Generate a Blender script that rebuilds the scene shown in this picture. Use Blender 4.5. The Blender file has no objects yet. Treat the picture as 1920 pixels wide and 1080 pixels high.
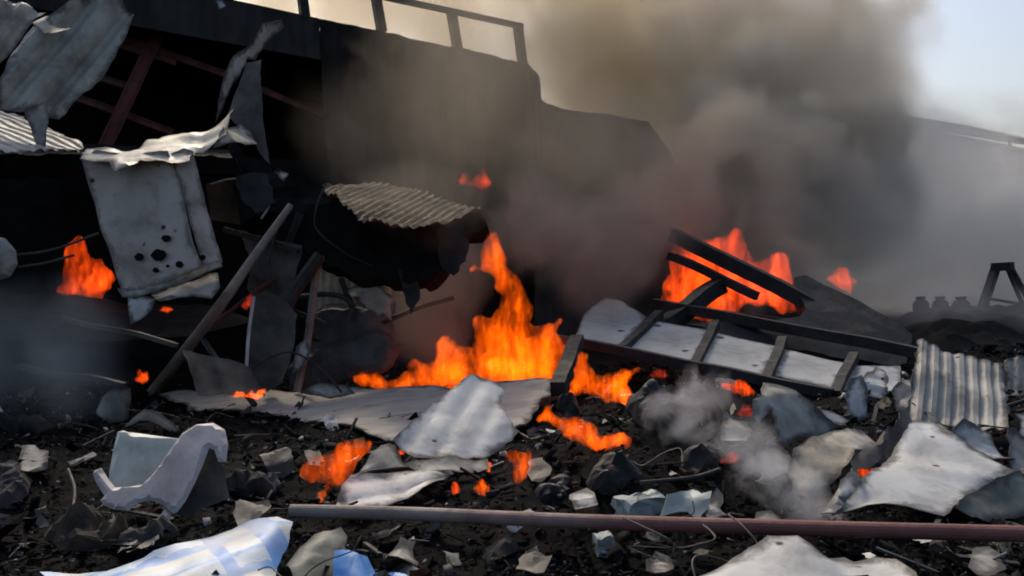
import bpy, bmesh, math, random
import numpy as np
from mathutils import Vector, Matrix, noise, Euler
from mathutils.geometry import delaunay_2d_cdt

random.seed(7)
rng = np.random.default_rng(7)
scene = bpy.context.scene
COL = scene.collection
rad = math.radians

# ------------------------------------------------------------------ camera
F = 1663.0
CAM = Vector((0.0, 0.0, 1.7))
PITCH, ROLL = rad(1.4), rad(2.5)
fwd = Vector((0, math.cos(PITCH), -math.sin(PITCH)))
r0 = Vector((1, 0, 0)); u0 = Vector((0, math.sin(PITCH), math.cos(PITCH)))
cup = u0 * math.cos(ROLL) + r0 * math.sin(ROLL)
cri = r0 * math.cos(ROLL) - u0 * math.sin(ROLL)
cd = bpy.data.cameras.new("camera"); cam = bpy.data.objects.new("camera", cd); COL.objects.link(cam)
cd.sensor_width = 36.0; cd.lens = 36.0 * F / 1920.0; cd.clip_start = 0.05; cd.clip_end = 3000
m3 = Matrix((cri, cup, -fwd)).transposed()
cam.matrix_world = Matrix.Translation(CAM) @ m3.to_4x4()
scene.camera = cam

# ------------------------------------------------------------------ world, sun, exposure
SUN_EL, SUN_AZ = rad(45), rad(-18)          # azimuth from +Y towards +X: the sun stands behind the shed, to the left
world = bpy.data.worlds.new("World"); scene.world = world; world.use_nodes = True
wn = world.node_tree; bg = wn.nodes["Background"]
sky = wn.nodes.new("ShaderNodeTexSky"); sky.sky_type = 'NISHITA'; sky.sun_disc = False
sky.sun_elevation = SUN_EL; sky.sun_rotation = SUN_AZ
sky.air_density = 1.0; sky.dust_density = 4.0; sky.ozone_density = 1.0
wn.links.new(sky.outputs[0], bg.inputs[0]); bg.inputs[1].default_value = 0.12
sd = bpy.data.lights.new("sun", 'SUN'); sd.energy = 1.9; sd.angle = rad(10); sd.color = (1.0, 0.88, 0.72)
sun = bpy.data.objects.new("sun", sd); COL.objects.link(sun)
sv = Vector((math.sin(SUN_AZ) * math.cos(SUN_EL), math.cos(SUN_AZ) * math.cos(SUN_EL), math.sin(SUN_EL)))
sun.rotation_euler = (-sv).to_track_quat('-Z', 'Y').to_euler()
vs = scene.view_settings
scene.display_settings.display_device = 'sRGB'
vs.view_transform = 'Standard'; vs.look = 'None'; vs.exposure = 0.3; vs.gamma = 1.0
vs.use_curve_mapping = False
cy = scene.cycles
cy.use_denoising = True
cy.use_adaptive_sampling = True; cy.adaptive_threshold = 0.06
cy.max_bounces = 8; cy.diffuse_bounces = 3; cy.glossy_bounces = 2; cy.transparent_max_bounces = 24
cy.volume_bounces = 3; cy.volume_step_rate = 1.7; cy.volume_max_steps = 64
cy.filter_width = 1.9
cy.sample_clamp_indirect = 4.0

# ------------------------------------------------------------------ placing helpers
def ray(px, py):
    return fwd + cri * ((px - 960) / F) + cup * (-(py - 540) / F)
def U(px, py, d):
    return CAM + ray(px, py) * d
MOUNDS = []
def hfun(x, y):
    h = 0.10 * noise.fractal(Vector((x * .7, y * .7, 3.1)), 1.0, 2.0, 4) + 0.05 * noise.noise(Vector((x * 2.3, y * 2.3, 9)))
    h *= min(1.0, 14.0 / max(y, 1.0)) if y > 14 else 1.0
    for cx, cyy, rx, ry, hh in MOUNDS:
        q = ((x - cx) / rx) ** 2 + ((y - cyy) / ry) ** 2
        if q < 6: h += hh * math.exp(-q)
    return h
def D(px, py):
    """depth at which the view through a pixel meets the rubble"""
    r = ray(px, py); d = 3.0
    while d < 60:
        p = CAM + r * d
        if p.z <= hfun(p.x, p.y): return d
        d += 0.04
    return 60.0
def flat(px, py, z=0.0):
    r = ray(px, py); return CAM + r * ((z - CAM.z) / r.z)
def mound(px, py, rx, ry, h):
    p = flat(px, py); MOUNDS.append((p.x, p.y, rx, ry, h))
mound(1190, 880, 0.85, 1.0, 0.34)
mound(1300, 790, 0.9, 1.1, 0.30)
mound(80, 900, 0.8, 1.0, 0.22)
mound(560, 890, 0.7, 0.9, 0.10)
mound(1650, 850, 1.2, 1.0, 0.16)
mound(640, 690, 2.0, 1.8, 0.35)

# ------------------------------------------------------------------ object helpers
def tag(o, label=None, cat=None, group=None, kind=None):
    if label: o["label"] = label
    if cat: o["category"] = cat
    if group: o["group"] = group
    if kind: o["kind"] = kind
    return o
def empty(name, loc):
    o = bpy.data.objects.new(name, None); COL.objects.link(o); o.location = loc; o.empty_display_size = .1
    return o
def link_mesh(name, me, mat, parent=None, loc=None):
    o = bpy.data.objects.new(name, me); COL.objects.link(o)
    if mat and not me.materials: me.materials.append(mat)
    if loc is not None: o.location = loc
    if parent is not None:
        o.parent = parent
        o.location = Vector(o.location) - parent.location
    return o
def from_bm(name, bm, mat, parent=None, loc=Vector((0, 0, 0)), smooth=False, recalc=True):
    """bm is in world coordinates; the object's origin is set to loc"""
    bmesh.ops.translate(bm, verts=bm.verts, vec=-Vector(loc))
    if recalc: bmesh.ops.recalc_face_normals(bm, faces=bm.faces)
    me = bpy.data.meshes.new(name); bm.to_mesh(me); bm.free()
    if smooth:
        me.shade_smooth(); me.set_sharp_from_angle(angle=rad(22))
    return link_mesh(name, me, mat, parent, loc)
def base_of(bm):
    c = Vector((0, 0, 0)); zmin = 1e9
    for v in bm.verts: c += v.co; zmin = min(zmin, v.co.z)
    c /= len(bm.verts); c.z = zmin
    return c
def hexa(bm, pts):
    """pts: 4 bottom corners then 4 top corners"""
    v = [bm.verts.new(p) for p in pts]
    for f in ((0, 3, 2, 1), (4, 5, 6, 7), (0, 1, 5, 4), (1, 2, 6, 5), (2, 3, 7, 6), (3, 0, 4, 7)):
        bm.faces.new([v[i] for i in f])
def beam_bm(bm, a, b, w, h=None, upv=Vector((0, 0, 1)), seg=1, wob=0.0, bev=0.0):
    h = h or w
    a = Vector(a); b = Vector(b); t = (b - a).normalized()
    s = t.cross(upv)
    if s.length < 1e-3: s = t.cross(Vector((0, 1, 0)))
    s.normalize(); n = s.cross(t)
    rings = []
    for i in range(seg + 1):
        f = i / seg; p = a.lerp(b, f)
        if wob: p = p + s * wob * noise.noise(p * 1.3 + Vector((5, 1, 2))) + n * wob * noise.noise(p * 1.1 + Vector((1, 7, 3)))
        rings.append([bm.verts.new(p + s * w * sx / 2 + n * h * sy / 2) for sx, sy in ((-1, -1), (1, -1), (1, 1), (-1, 1))])
    for i in range(seg):
        for k in range(4):
            bm.faces.new((rings[i][k], rings[i][(k + 1) % 4], rings[i + 1][(k + 1) % 4], rings[i + 1][k]))
    bm.faces.new(rings[0][::-1]); bm.faces.new(rings[-1])
def beam(name, a, b, w, mat, h=None, parent=None, seg=6, wob=0.03, upv=Vector((0, 0, 1))):
    bm = bmesh.new(); beam_bm(bm, a, b, w, h, upv, seg, wob)
    bmesh.ops.bevel(bm, geom=[e for e in bm.edges if e.calc_face_angle(0) > 1.0], offset=w * .08, segments=1, affect='EDGES')
    return from_bm(name, bm, mat, parent, base_of(bm))
def ibeam(name, a, b, w, h, mat, parent=None, t=0.02):
    """a rolled steel section: two flanges and a web"""
    a = Vector(a); b = Vector(b); tt = (b - a).normalized(); s = tt.cross(Vector((0, 0, 1))).normalized(); n = s.cross(tt)
    bm = bmesh.new()
    for off, ww, hh in ((n * (h / 2), w, t), (-n * (h / 2), w, t), (Vector((0, 0, 0)), t * .8, h - t * 1.1)):
        beam_bm(bm, a + off, b + off, ww, hh, seg=5, wob=.02)
    return from_bm(name, bm, mat, parent, base_of(bm))
def tube_bm(bm, path, radii, n=10, cap=True):
    rings = []
    N = len(path)
    for i, p in enumerate(path):
        t = (path[min(i + 1, N - 1)] - path[max(i - 1, 0)]).normalized()
        s = t.cross(Vector((0, 0, 1)))
        if s.length < 1e-3: s = Vector((1, 0, 0))
        s.normalize(); u = s.cross(t)
        r = radii[i] if hasattr(radii, '__len__') else radii
        rings.append([bm.verts.new(p + s * r * math.cos(k * 2 * math.pi / n) + u * r * math.sin(k * 2 * math.pi / n)) for k in range(n)])
    for i in range(N - 1):
        for k in range(n):
            bm.faces.new((rings[i][k], rings[i][(k + 1) % n], rings[i + 1][(k + 1) % n], rings[i + 1][k]))
    if cap: bm.faces.new(rings[0][::-1]); bm.faces.new(rings[-1])
def spline(pts, per=6):
    pts = [Vector(p) for p in pts]; out = []
    for i in range(len(pts) - 1):
        p0 = pts[max(i - 1, 0)]; p1 = pts[i]; p2 = pts[i + 1]; p3 = pts[min(i + 2, len(pts) - 1)]
        for k in range(per):
            t = k / per
            out.append(0.5 * ((2 * p1) + (p2 - p0) * t + (2 * p0 - 5 * p1 + 4 * p2 - p3) * t * t + (3 * p1 - p0 - 3 * p2 + p3) * t ** 3))
    out.append(pts[-1]); return out
def tube(name, pts, r, mat, parent=None, per=6, n=10, smooth=True):
    bm = bmesh.new(); path = spline(pts, per); tube_bm(bm, path, r, n)
    return from_bm(name, bm, mat, parent, base_of(bm), smooth)

# ------------------------------------------------------------------ outlines -> sheets and bodies
def plane_frame(anchors, udir=None):
    a, b, c = [U(*p) for p in anchors]
    n = (b - a).cross(c - a).normalized()
    if n.dot(CAM - a) < 0: n = -n
    if udir is not None:
        p, q = [hit(a, n, *x) for x in udir]; u = (q - p).normalized()
    else:
        u = (cri - n * cri.dot(n)).normalized()
    return a, n, u, n.cross(u)
def hit(a, n, px, py):
    r = ray(px, py); return CAM + r * ((a - CAM).dot(n) / r.dot(n))
def inside(poly, x, y):
    c = False; j = len(poly) - 1
    for i in range(len(poly)):
        xi, yi = poly[i]; xj, yj = poly[j]
        if (yi > y) != (yj > y) and x < (xj - xi) * (y - yi) / (yj - yi) + xi: c = not c
        j = i
    return c
def fill(poly2, ru, rv, ragged, seed, edge=None):
    """polygon in sheet coordinates -> points, triangles, distance to the edge"""
    rn = random.Random(seed); B = []
    n = len(poly2); step = edge or min(ru, rv) * 1.5
    for i in range(n):
        p = Vector(poly2[i]); q = Vector(poly2[(i + 1) % n]); L = (q - p).length
        k = max(1, min(60, int(L / step))); perp = Vector((-(q - p).y, (q - p).x)) / max(L, 1e-6)
        for j in range(k):
            f = j / k; w = p.lerp(q, f)
            if ragged:
                w = w + perp * ragged * noise.fractal(Vector((w.x * 6 / max(ragged * 20, .3), w.y * 6 / max(ragged * 20, .3), seed * 1.7)), 1.0, 2.0, 3)
            B.append((w.x, w.y))
    xs = [b[0] for b in B]; ys = [b[1] for b in B]
    Ba = np.array(B); Bn = np.roll(Ba, -1, 0)
    def dist(P):
        d = np.full(len(P), 1e9)
        for k in range(len(Ba)):
            e = Bn[k] - Ba[k]; L2 = max((e * e).sum(), 1e-12)
            t = np.clip(((P - Ba[k]) @ e) / L2, 0, 1)
            d = np.minimum(d, np.hypot(*(P - Ba[k] - t[:, None] * e).T))
        return d
    gx = np.arange(min(xs), max(xs), ru); gy = np.arange(min(ys), max(ys), rv)
    pts = [(x + (rn.random() - .5) * ru * .25, y + (rn.random() - .5) * rv * .25) for x in gx for y in gy]
    pts = [p for p in pts if inside(B, *p)]
    P = np.array(pts).reshape(-1, 2)
    if len(P):
        dd = dist(P); keep = dd > min(ru, rv) * .45; P = P[keep]; dd = dd[keep]
    else: dd = np.zeros(0)
    V = [Vector(b) for b in B] + [Vector(p) for p in P]
    nb = len(B)
    ov, oe, of, *_ = delaunay_2d_cdt(V, [(i, (i + 1) % nb) for i in range(nb)], [list(range(nb))], 1, 1e-6)
    OV = np.array([(v.x, v.y) for v in ov]); D_ = dist(OV)
    tris = []
    for f in of:
        c = OV[list(f)].mean(0)
        if inside(B, c[0], c[1]): tris.append(tuple(f))
    return OV, tris, D_
def sheet(name, anchors, outline, mat, corr=None, crumple=(0.02, 1.5), folds=0, fold_slope=.35, res=0.06, thick=0.005, ragged=0.012,
          seed=1, udir=None, bend=0.0, parent=None, smooth=True, curl=None, dent=.014, rim=.09):
    """a torn metal sheet: an outline on a tilted plane, corrugated along udir, folded, crumpled, with a thickness"""
    a, n, u, v = plane_frame(anchors, udir)
    poly = []
    for px, py in outline:
        p = hit(a, n, px, py) - a; poly.append((p.dot(u), p.dot(v)))
    if sum(poly[i][0] * poly[(i + 1) % len(poly)][1] - poly[(i + 1) % len(poly)][0] * poly[i][1] for i in range(len(poly))) < 0: poly = poly[::-1]
    ru = rv = res
    if corr: rv = corr[0] / 6.0; ru = max(res, rv)
    P, T, dd = fill(poly, ru, rv, ragged, seed)
    rn = random.Random(seed); c = P.mean(0); size = float(np.ptp(P, 0).max())
    FL = []; an0 = rn.uniform(0, math.pi * 2)
    for k in range(folds):
        an = an0 + rn.gauss(0, .55); FL.append((math.cos(an), math.sin(an), ((k + .5) / folds - .5) * .8 * size + rn.uniform(-.06, .06) * size, (-1) ** k * rn.uniform(.5, 1.25) * fold_slope))
    bm = bmesh.new(); vs_ = []; H = []; HF = []; bl = bm.verts.layers.float.new('burn')
    for (x, y), ed in zip(P, dd):
        h = 0.0
        if corr:
            ph = (y / corr[0]) % 1.0
            tri_ = min(1, max(0, (abs(ph - .5) * 2 - .28) / .3))
            h += corr[1] * (tri_ - .5) if len(corr) < 3 else corr[1] * .5 * math.cos(ph * 2 * math.pi)
        hc = h; h = 0.0
        q = Vector((x * crumple[1], y * crumple[1], seed * 3.3))
        h += .6 * crumple[0] * noise.fractal(q, 1.0, 2.1, 2)
        h += rim * math.exp(-ed / .08) * noise.noise(Vector((x * 2.2, y * 2.2, seed * 1.3 + 8)))
        if dent: h += dent * (abs(noise.noise(q * 1.6 + Vector((7, 3, 1)))) + .6 * abs(noise.noise(q * 3.4 + Vector((2, 9, 4)))))
        for ca, sa, off, sl in FL:
            h += sl * max(0.0, (x - c[0]) * ca + (y - c[1]) * sa - off)
        if bend: h += bend * ((x - c[0]) ** 2) / size
        if curl: h += curl * ((y - c[1]) ** 2) / size
        H.append(hc); HF.append(h)
    X = np.c_[P, np.ones(len(P))]; HF = np.array(HF); HF = HF - X @ np.linalg.lstsq(X, HF, rcond=None)[0]   # creases stay, the sheet keeps its plane
    for (x, y), h, ed in zip(P, HF + np.array(H), dd):
        w_ = bm.verts.new(a + u * x + v * y + n * float(h)); w_[bl] = math.exp(-ed / .10); vs_.append(w_)
    for t in T:
        try: bm.faces.new([vs_[i] for i in t])
        except ValueError: pass
    loose = [w for w in bm.verts if not w.link_faces]
    if loose: bmesh.ops.delete(bm, geom=loose, context='VERTS')
    bmesh.ops.recalc_face_normals(bm, faces=bm.faces)
    bmesh.ops.solidify(bm, geom=bm.faces[:], thickness=thick)
    return from_bm(name, bm, mat, parent, base_of(bm), smooth)
def body(name, anchors, outline, mat, thick=.1, power=.5, sat=None, res=.05, ragged=.0, seed=1, wob=.25, wscale=3.0, parent=None, attr=False, asym=1.0):
    """a rounded solid grown from an outline: thickest far from the edge"""
    a, n, u, v = plane_frame(anchors)
    poly = []
    for px, py in outline:
        p = hit(a, n, px, py) - a; poly.append((p.dot(u), p.dot(v)))
    if sum(poly[i][0] * poly[(i + 1) % len(poly)][1] - poly[(i + 1) % len(poly)][0] * poly[i][1] for i in range(len(poly))) < 0: poly = poly[::-1]
    P, T, dd = fill(poly, res, res, ragged, seed, edge=res * .7)
    mx = sat or float(dd.max())
    bm = bmesh.new(); front = []; back = []
    lay = bm.verts.layers.float.new("heat"); lay2 = bm.verts.layers.float.new("rise")
    y0, y1 = float(P[:, 1].min()), float(P[:, 1].max())
    for (x, y), d in zip(P, dd):
        k = min(1.0, d / mx) ** power
        w = 1 + wob * noise.fractal(Vector((x * wscale, y * wscale, seed * 2.1)), 1.0, 2.0, 3)
        w2 = 1 + wob * noise.fractal(Vector((x * wscale, y * wscale, seed * 2.1 + 40)), 1.0, 2.0, 3)
        w = max(.3, w); w2 = max(.3, w2)
        q = a + u * x + v * y
        if d < 1e-4:
            w_ = bm.verts.new(q); front.append(w_); back.append(w_); w_[lay] = 0; w_[lay2] = (y - y0) / (y1 - y0)
        else:
            f_ = bm.verts.new(q + n * thick * .5 * k * w); b_ = bm.verts.new(q - n * thick * .5 * k * w2 * asym)
            f_[lay] = min(1, d / mx); b_[lay] = min(1, d / mx); f_[lay2] = b_[lay2] = (y - y0) / (y1 - y0); front.append(f_); back.append(b_)
    for t in T:
        if (P[t[1]][0] - P[t[0]][0]) * (P[t[2]][1] - P[t[0]][1]) - (P[t[1]][1] - P[t[0]][1]) * (P[t[2]][0] - P[t[0]][0]) < 0: t = t[::-1]
        if all(front[i] is back[i] for i in t): continue          # a flat ear at a tip has no inside
        for L, o in ((front, 1), (back, -1)):
            try: bm.faces.new([L[i] for i in t[::o]])
            except ValueError: pass
    loose = [w for w in bm.verts if not w.link_faces]
    if loose: bmesh.ops.delete(bm, geom=loose, context='VERTS')
    return from_bm(name, bm, mat, parent, base_of(bm), True, False)
def slab(name, anchors, outline, depth, mat, parent=None, ragged=.03, seed=1, res=.25, crumple=(.03, .8), dirv=None):
    """a thick slab: outline on a tilted plane, pushed back by depth"""
    a, n, u, v = plane_frame(anchors)
    poly = []
    for px, py in outline:
        p = hit(a, n, px, py) - a; poly.append((p.dot(u), p.dot(v)))
    if sum(poly[i][0] * poly[(i + 1) % len(poly)][1] - poly[(i + 1) % len(poly)][0] * poly[i][1] for i in range(len(poly))) < 0: poly = poly[::-1]
    P, T, dd = fill(poly, res, res, ragged, seed, edge=res * .6)
    bm = bmesh.new()
    vs_ = [bm.verts.new(a + u * x + v * y + n * crumple[0] * noise.fractal(Vector((x * crumple[1], y * crumple[1], seed)), 1, 2, 3)) for x, y in P]
    fs = []
    for t in T:
        try: fs.append(bm.faces.new([vs_[i] for i in t]))
        except ValueError: pass
    loose = [w for w in bm.verts if not w.link_faces]
    if loose: bmesh.ops.delete(bm, geom=loose, context='VERTS')
    ext = bmesh.ops.extrude_face_region(bm, geom=fs + [e for e in bm.edges])
    bmesh.ops.translate(bm, verts=[g for g in ext['geom'] if isinstance(g, bmesh.types.BMVert)], vec=(dirv if dirv is not None else -n) * depth)
    return from_bm(name, bm, mat, parent, base_of(bm), False)

# ------------------------------------------------------------------ materials
def nodes_of(name):
    m = bpy.data.materials.new(name); m.use_nodes = True
    nt = m.node_tree; return m, nt, nt.nodes, nt.links
def ramp(N, stops, interp='LINEAR'):
    r = N.new("ShaderNodeValToRGB"); cr = r.color_ramp; cr.interpolation = interp
    while len(cr.elements) < len(stops): cr.elements.new(.5)
    for e, (p, c) in zip(cr.elements, stops):
        e.position = p; e.color = (*c, 1) if len(c) == 3 else c
    return r
def surf(name, c1, c2, scale=3.0, rough=.7, metal=0.0, stain=(0.02, 0.018, 0.016), stain_amt=.35, stain_scale=1.4, rust=None, rust_amt=.3,
         speck=0.0, bump=.15, bscale=14.0, streak=(1, 1, 1), spec=.35, burn=0.0):
    """painted or bare surface: two tones, soot stains, rust, small dark pits, fine relief"""
    m, nt, N, L = nodes_of(name); b = N["Principled BSDF"]
    tc = N.new("ShaderNodeTexCoord"); mp = N.new("ShaderNodeMapping"); mp.inputs[3].default_value = streak
    L.new(tc.outputs["Object"], mp.inputs[0])
    def nz(s, det=6, r=.6, dist=0.0, off=0):
        x = N.new("ShaderNodeTexNoise"); x.inputs["Scale"].default_value = s; x.inputs["Detail"].default_value = det
        x.inputs["Roughness"].default_value = r; x.inputs["Distortion"].default_value = dist
        if off:
            a_ = N.new("ShaderNodeVectorMath"); a_.inputs[1].default_value = (off, off * .7, off * 1.3); L.new(mp.outputs[0], a_.inputs[0]); L.new(a_.outputs[0], x.inputs["Vector"])
        else: L.new(mp.outputs[0], x.inputs["Vector"])
        return x
    base = ramp(N, [(.32, c1), (.68, c2)]); L.new(nz(scale).outputs[0], base.inputs[0]); col = base.outputs[0]
    def mixin(col, colour, fac):
        x = N.new("ShaderNodeMix"); x.data_type = 'RGBA'; L.new(fac, x.inputs[0]); L.new(col, x.inputs[6]); x.inputs[7].default_value = (*colour, 1)
        return x.outputs[2]
    if rust:
        r = ramp(N, [(.75 - rust_amt * .5, (0, 0, 0)), (.85 - rust_amt * .4, (1, 1, 1))]); L.new(nz(scale * 1.3, 8, .7, .6, 11).outputs[0], r.inputs[0]); col = mixin(col, rust, r.outputs[0])
    if stain_amt > 0:
        r = ramp(N, [(.70 - stain_amt * .55, (0, 0, 0)), (.92 - stain_amt * .45, (.92, .92, .92))]); L.new(nz(stain_scale, 9, .66, .4, 23).outputs[0], r.inputs[0]); col = mixin(col, stain, r.outputs[0])
    if burn:
        ab = N.new("ShaderNodeAttribute"); ab.attribute_name = "burn"
        bn = nz(4.0, 6, .65, .3, 61); ma = N.new("ShaderNodeMath"); ma.operation = 'MULTIPLY_ADD'; L.new(ab.outputs["Fac"], ma.inputs[0]); ma.inputs[1].default_value = .55; L.new(bn.outputs[0], ma.inputs[2])
        r = ramp(N, [(.80, (0, 0, 0)), (1.0, (burn,) * 3)]); L.new(ma.outputs[0], r.inputs[0]); col = mixin(col, (.025, .021, .018), r.outputs[0])
        sc = ramp(N, [(.60, (0, 0, 0)), (.74, (burn * .8,) * 3)]); L.new(nz(.9, 8, .7, .8, 77).outputs[0], sc.inputs[0]); col = mixin(col, (.07, .055, .045), sc.outputs[0])
    if speck:
        vo = N.new("ShaderNodeTexVoronoi"); vo.inputs["Scale"].default_value = speck; L.new(mp.outputs[0], vo.inputs["Vector"])
        r = ramp(N, [(.10, (1, 1, 1)), (.17, (0, 0, 0))]); L.new(vo.outputs["Distance"], r.inputs[0])
        gate = ramp(N, [(.52, (0, 0, 0)), (.56, (1, 1, 1))]); L.new(nz(speck * .45, 2, .5, 0, 5).outputs[0], gate.inputs[0])
        mu = N.new("ShaderNodeMath"); mu.operation = 'MULTIPLY'; L.new(r.outputs[0], mu.inputs[0]); L.new(gate.outputs[0], mu.inputs[1])
        col = mixin(col, (.012, .011, .01), mu.outputs[0])
    L.new(col, b.inputs["Base Color"])
    rr = ramp(N, [(.3, (rough * .75,) * 3), (.7, (min(1, rough * 1.2),) * 3)]); L.new(nz(scale * 2.2, 4, .6, 0, 31).outputs[0], rr.inputs[0]); L.new(rr.outputs[0], b.inputs["Roughness"])
    b.inputs["Metallic"].default_value = metal; b.inputs["Specular IOR Level"].default_value = spec
    if bump:
        bp = N.new("ShaderNodeBump"); bp.inputs["Strength"].default_value = bump; bp.inputs["Distance"].default_value = .03
        L.new(nz(bscale, 7, .65, 0, 47).outputs[0], bp.inputs["Height"]); L.new(bp.outputs[0], b.inputs["Normal"])
    return m
M = {}
SOOT = (.012, .011, .011)
M['white'] = surf('white_sheet', (.44, .44, .425), (.60, .60, .585), 1.6, .6, stain=(.17, .15, .13), stain_amt=.36, stain_scale=1.7, rust=(.36, .31, .23), rust_amt=.24, speck=6.0, bump=.15, burn=.85)
M['grey'] = surf('grey_sheet', (.27, .255, .225), (.43, .41, .37), 2.0, .65, stain=(.07, .058, .047), stain_amt=.38, stain_scale=1.8, rust=(.22, .14, .09), rust_amt=.26, speck=7.0, bump=.2, burn=.85)
M['greywarm'] = surf('dusty_sheet', (.33, .295, .25), (.45, .405, .35), 2.0, .8, stain=(.09, .075, .06), stain_amt=.30, rust=(.20, .15, .10), rust_amt=.3, bump=.3, streak=(1, 3, 1), burn=.85)
M['zinc'] = surf('zinc_sheet', (.27, .255, .215), (.44, .42, .36), 2.2, .55, stain=(.05, .044, .036), stain_amt=.38, rust=(.26, .19, .12), rust_amt=.22, bump=.2, burn=.7)
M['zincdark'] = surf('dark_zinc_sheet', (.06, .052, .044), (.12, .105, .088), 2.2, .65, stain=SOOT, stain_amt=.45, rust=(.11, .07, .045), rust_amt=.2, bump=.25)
M['cream'] = surf('cream_sheet', (.50, .44, .34), (.66, .60, .48), 3.0, .6, stain=(.12, .09, .06), stain_amt=.35, rust=(.28, .18, .10), rust_amt=.25, bump=.25, burn=.85)
M['roofing'] = surf('dirty_roofing', (.07, .047, .026), (.24, .17, .095), 2.2, .85, stain=(.012, .009, .007), stain_amt=.52, stain_scale=2.2, rust=(.11, .06, .035), rust_amt=.3, bump=.3)
M['cabinet'] = surf('cabinet_paint', (.38, .325, .275), (.52, .455, .395), 1.6, .6, stain=(.14, .115, .095), stain_amt=.34, rust=(.24, .16, .10), rust_amt=.22, speck=4.0, bump=.12, burn=.6)
M['soot'] = surf('sooty_cladding', (.012, .0115, .011), (.05, .045, .04), 1.0, .9, stain=(.005, .005, .005), stain_amt=.45, rust=(.06, .035, .025), rust_amt=.22, bump=.3, streak=(1, 1, .35))
M['char'] = surf('charred_steel', (.010, .010, .011), (.03, .03, .032), 2.5, .7, stain=(.005, .005, .005), stain_amt=.4, rust=(.05, .03, .02), rust_amt=.15, bump=.3)
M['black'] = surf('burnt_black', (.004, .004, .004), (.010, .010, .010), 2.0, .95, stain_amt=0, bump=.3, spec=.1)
M['redsteel'] = surf('red_oxide_steel', (.10, .022, .018), (.17, .05, .04), 3.0, .7, stain=SOOT, stain_amt=.42, bump=.2)
M['pipe'] = surf('rusty_pipe', (.16, .12, .10), (.26, .20, .17), 1.2, .7, stain=(.12, .035, .03), stain_amt=.5, stain_scale=.5, rust=(.15, .07, .045), rust_amt=.25, bump=.25)
def pipe_mat():
    m = M['pipe']; nt = m.node_tree; N, L = nt.nodes, nt.links; b = N["Principled BSDF"]
    src = b.inputs["Base Color"].links[0].from_socket; tc = N.new("ShaderNodeTexCoord"); sx = N.new("ShaderNodeSeparateXYZ"); L.new(tc.outputs["Object"], sx.inputs[0])
    nz = N.new("ShaderNodeTexNoise"); nz.inputs["Scale"].default_value = 2.5; L.new(tc.outputs["Object"], nz.inputs["Vector"])
    ad = N.new("ShaderNodeMath"); ad.operation = 'MULTIPLY_ADD'; L.new(nz.outputs[0], ad.inputs[0]); ad.inputs[1].default_value = 2.2; L.new(sx.outputs[0], ad.inputs[2])
    r = ramp(N, [(.30, (0, 0, 0)), (.62, (.85, .85, .85))]); mr = N.new("ShaderNodeMapRange"); mr.inputs[1].default_value = -2.0; mr.inputs[2].default_value = 4.0; L.new(ad.outputs[0], mr.inputs[0]); L.new(mr.outputs[0], r.inputs[0])
    mx = N.new("ShaderNodeMix"); mx.data_type = 'RGBA'; L.new(r.outputs[0], mx.inputs[0]); L.new(src, mx.inputs[6]); mx.inputs[7].default_value = (.17, .05, .045, 1); L.new(mx.outputs[2], b.inputs["Base Color"])
M['pipe'] = surf('rusty_pipe', (.20, .165, .14), (.32, .27, .235), 2.0, .7, stain=(.05, .04, .035), stain_amt=.36, stain_scale=2.0, rust=(.16, .09, .06), rust_amt=.25, bump=.35)
pipe_mat()
M['pole'] = surf('scorched_pole', (.17, .13, .115), (.28, .235, .21), 2.5, .8, stain=(.03, .025, .022), stain_amt=.3, bump=.3)
M['panel'] = surf('pale_panel', (.33, .33, .32), (.47, .47, .455), 1.3, .55, stain=(.13, .118, .105), stain_amt=.32, stain_scale=1.1, speck=2.2, bump=.08, burn=.7)
M['plastic'] = surf('white_plastic', (.36, .33, .325), (.48, .445, .435), 2.0, .5, stain=(.10, .085, .08), stain_amt=.34, bump=.06, spec=.5)
M['plasticgreen'] = surf('grey_green_plastic', (.28, .32, .30), (.36, .40, .38), 2.0, .5, stain=(.08, .08, .075), stain_amt=.22, bump=.06)
M['shell'] = surf('green_grey_shell', (.12, .135, .115), (.22, .24, .205), 2.0, .55, stain=(.02, .022, .018), stain_amt=.42, bump=.15, burn=.85)
M['stone'] = surf('sooty_concrete', (.05, .045, .043), (.10, .09, .085), 2.0, .9, stain=(.012, .011, .011), stain_amt=.45, bump=.5, bscale=7)
M['brown'] = surf('scorched_brown_board', (.06, .035, .02), (.11, .07, .04), 2.0, .8, stain=SOOT, stain_amt=.45, bump=.3)
M['cable'] = surf('burnt_cable', (.012, .012, .012), (.03, .028, .026), 8.0, .6, stain_amt=0, bump=.2)
M['farwall'] = surf('pale_render', (.34, .34, .33), (.40, .40, .39), 1.0, .9, stain_amt=.2, stain=(.12, .12, .12), bump=.1)
M['farpane'] = surf('sky_bright_glazing', (.72, .74, .75), (.80, .80, .80), 1.0, .2, stain_amt=0, bump=0)  # pale colour stands in for the bright sky in the far windows

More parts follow.
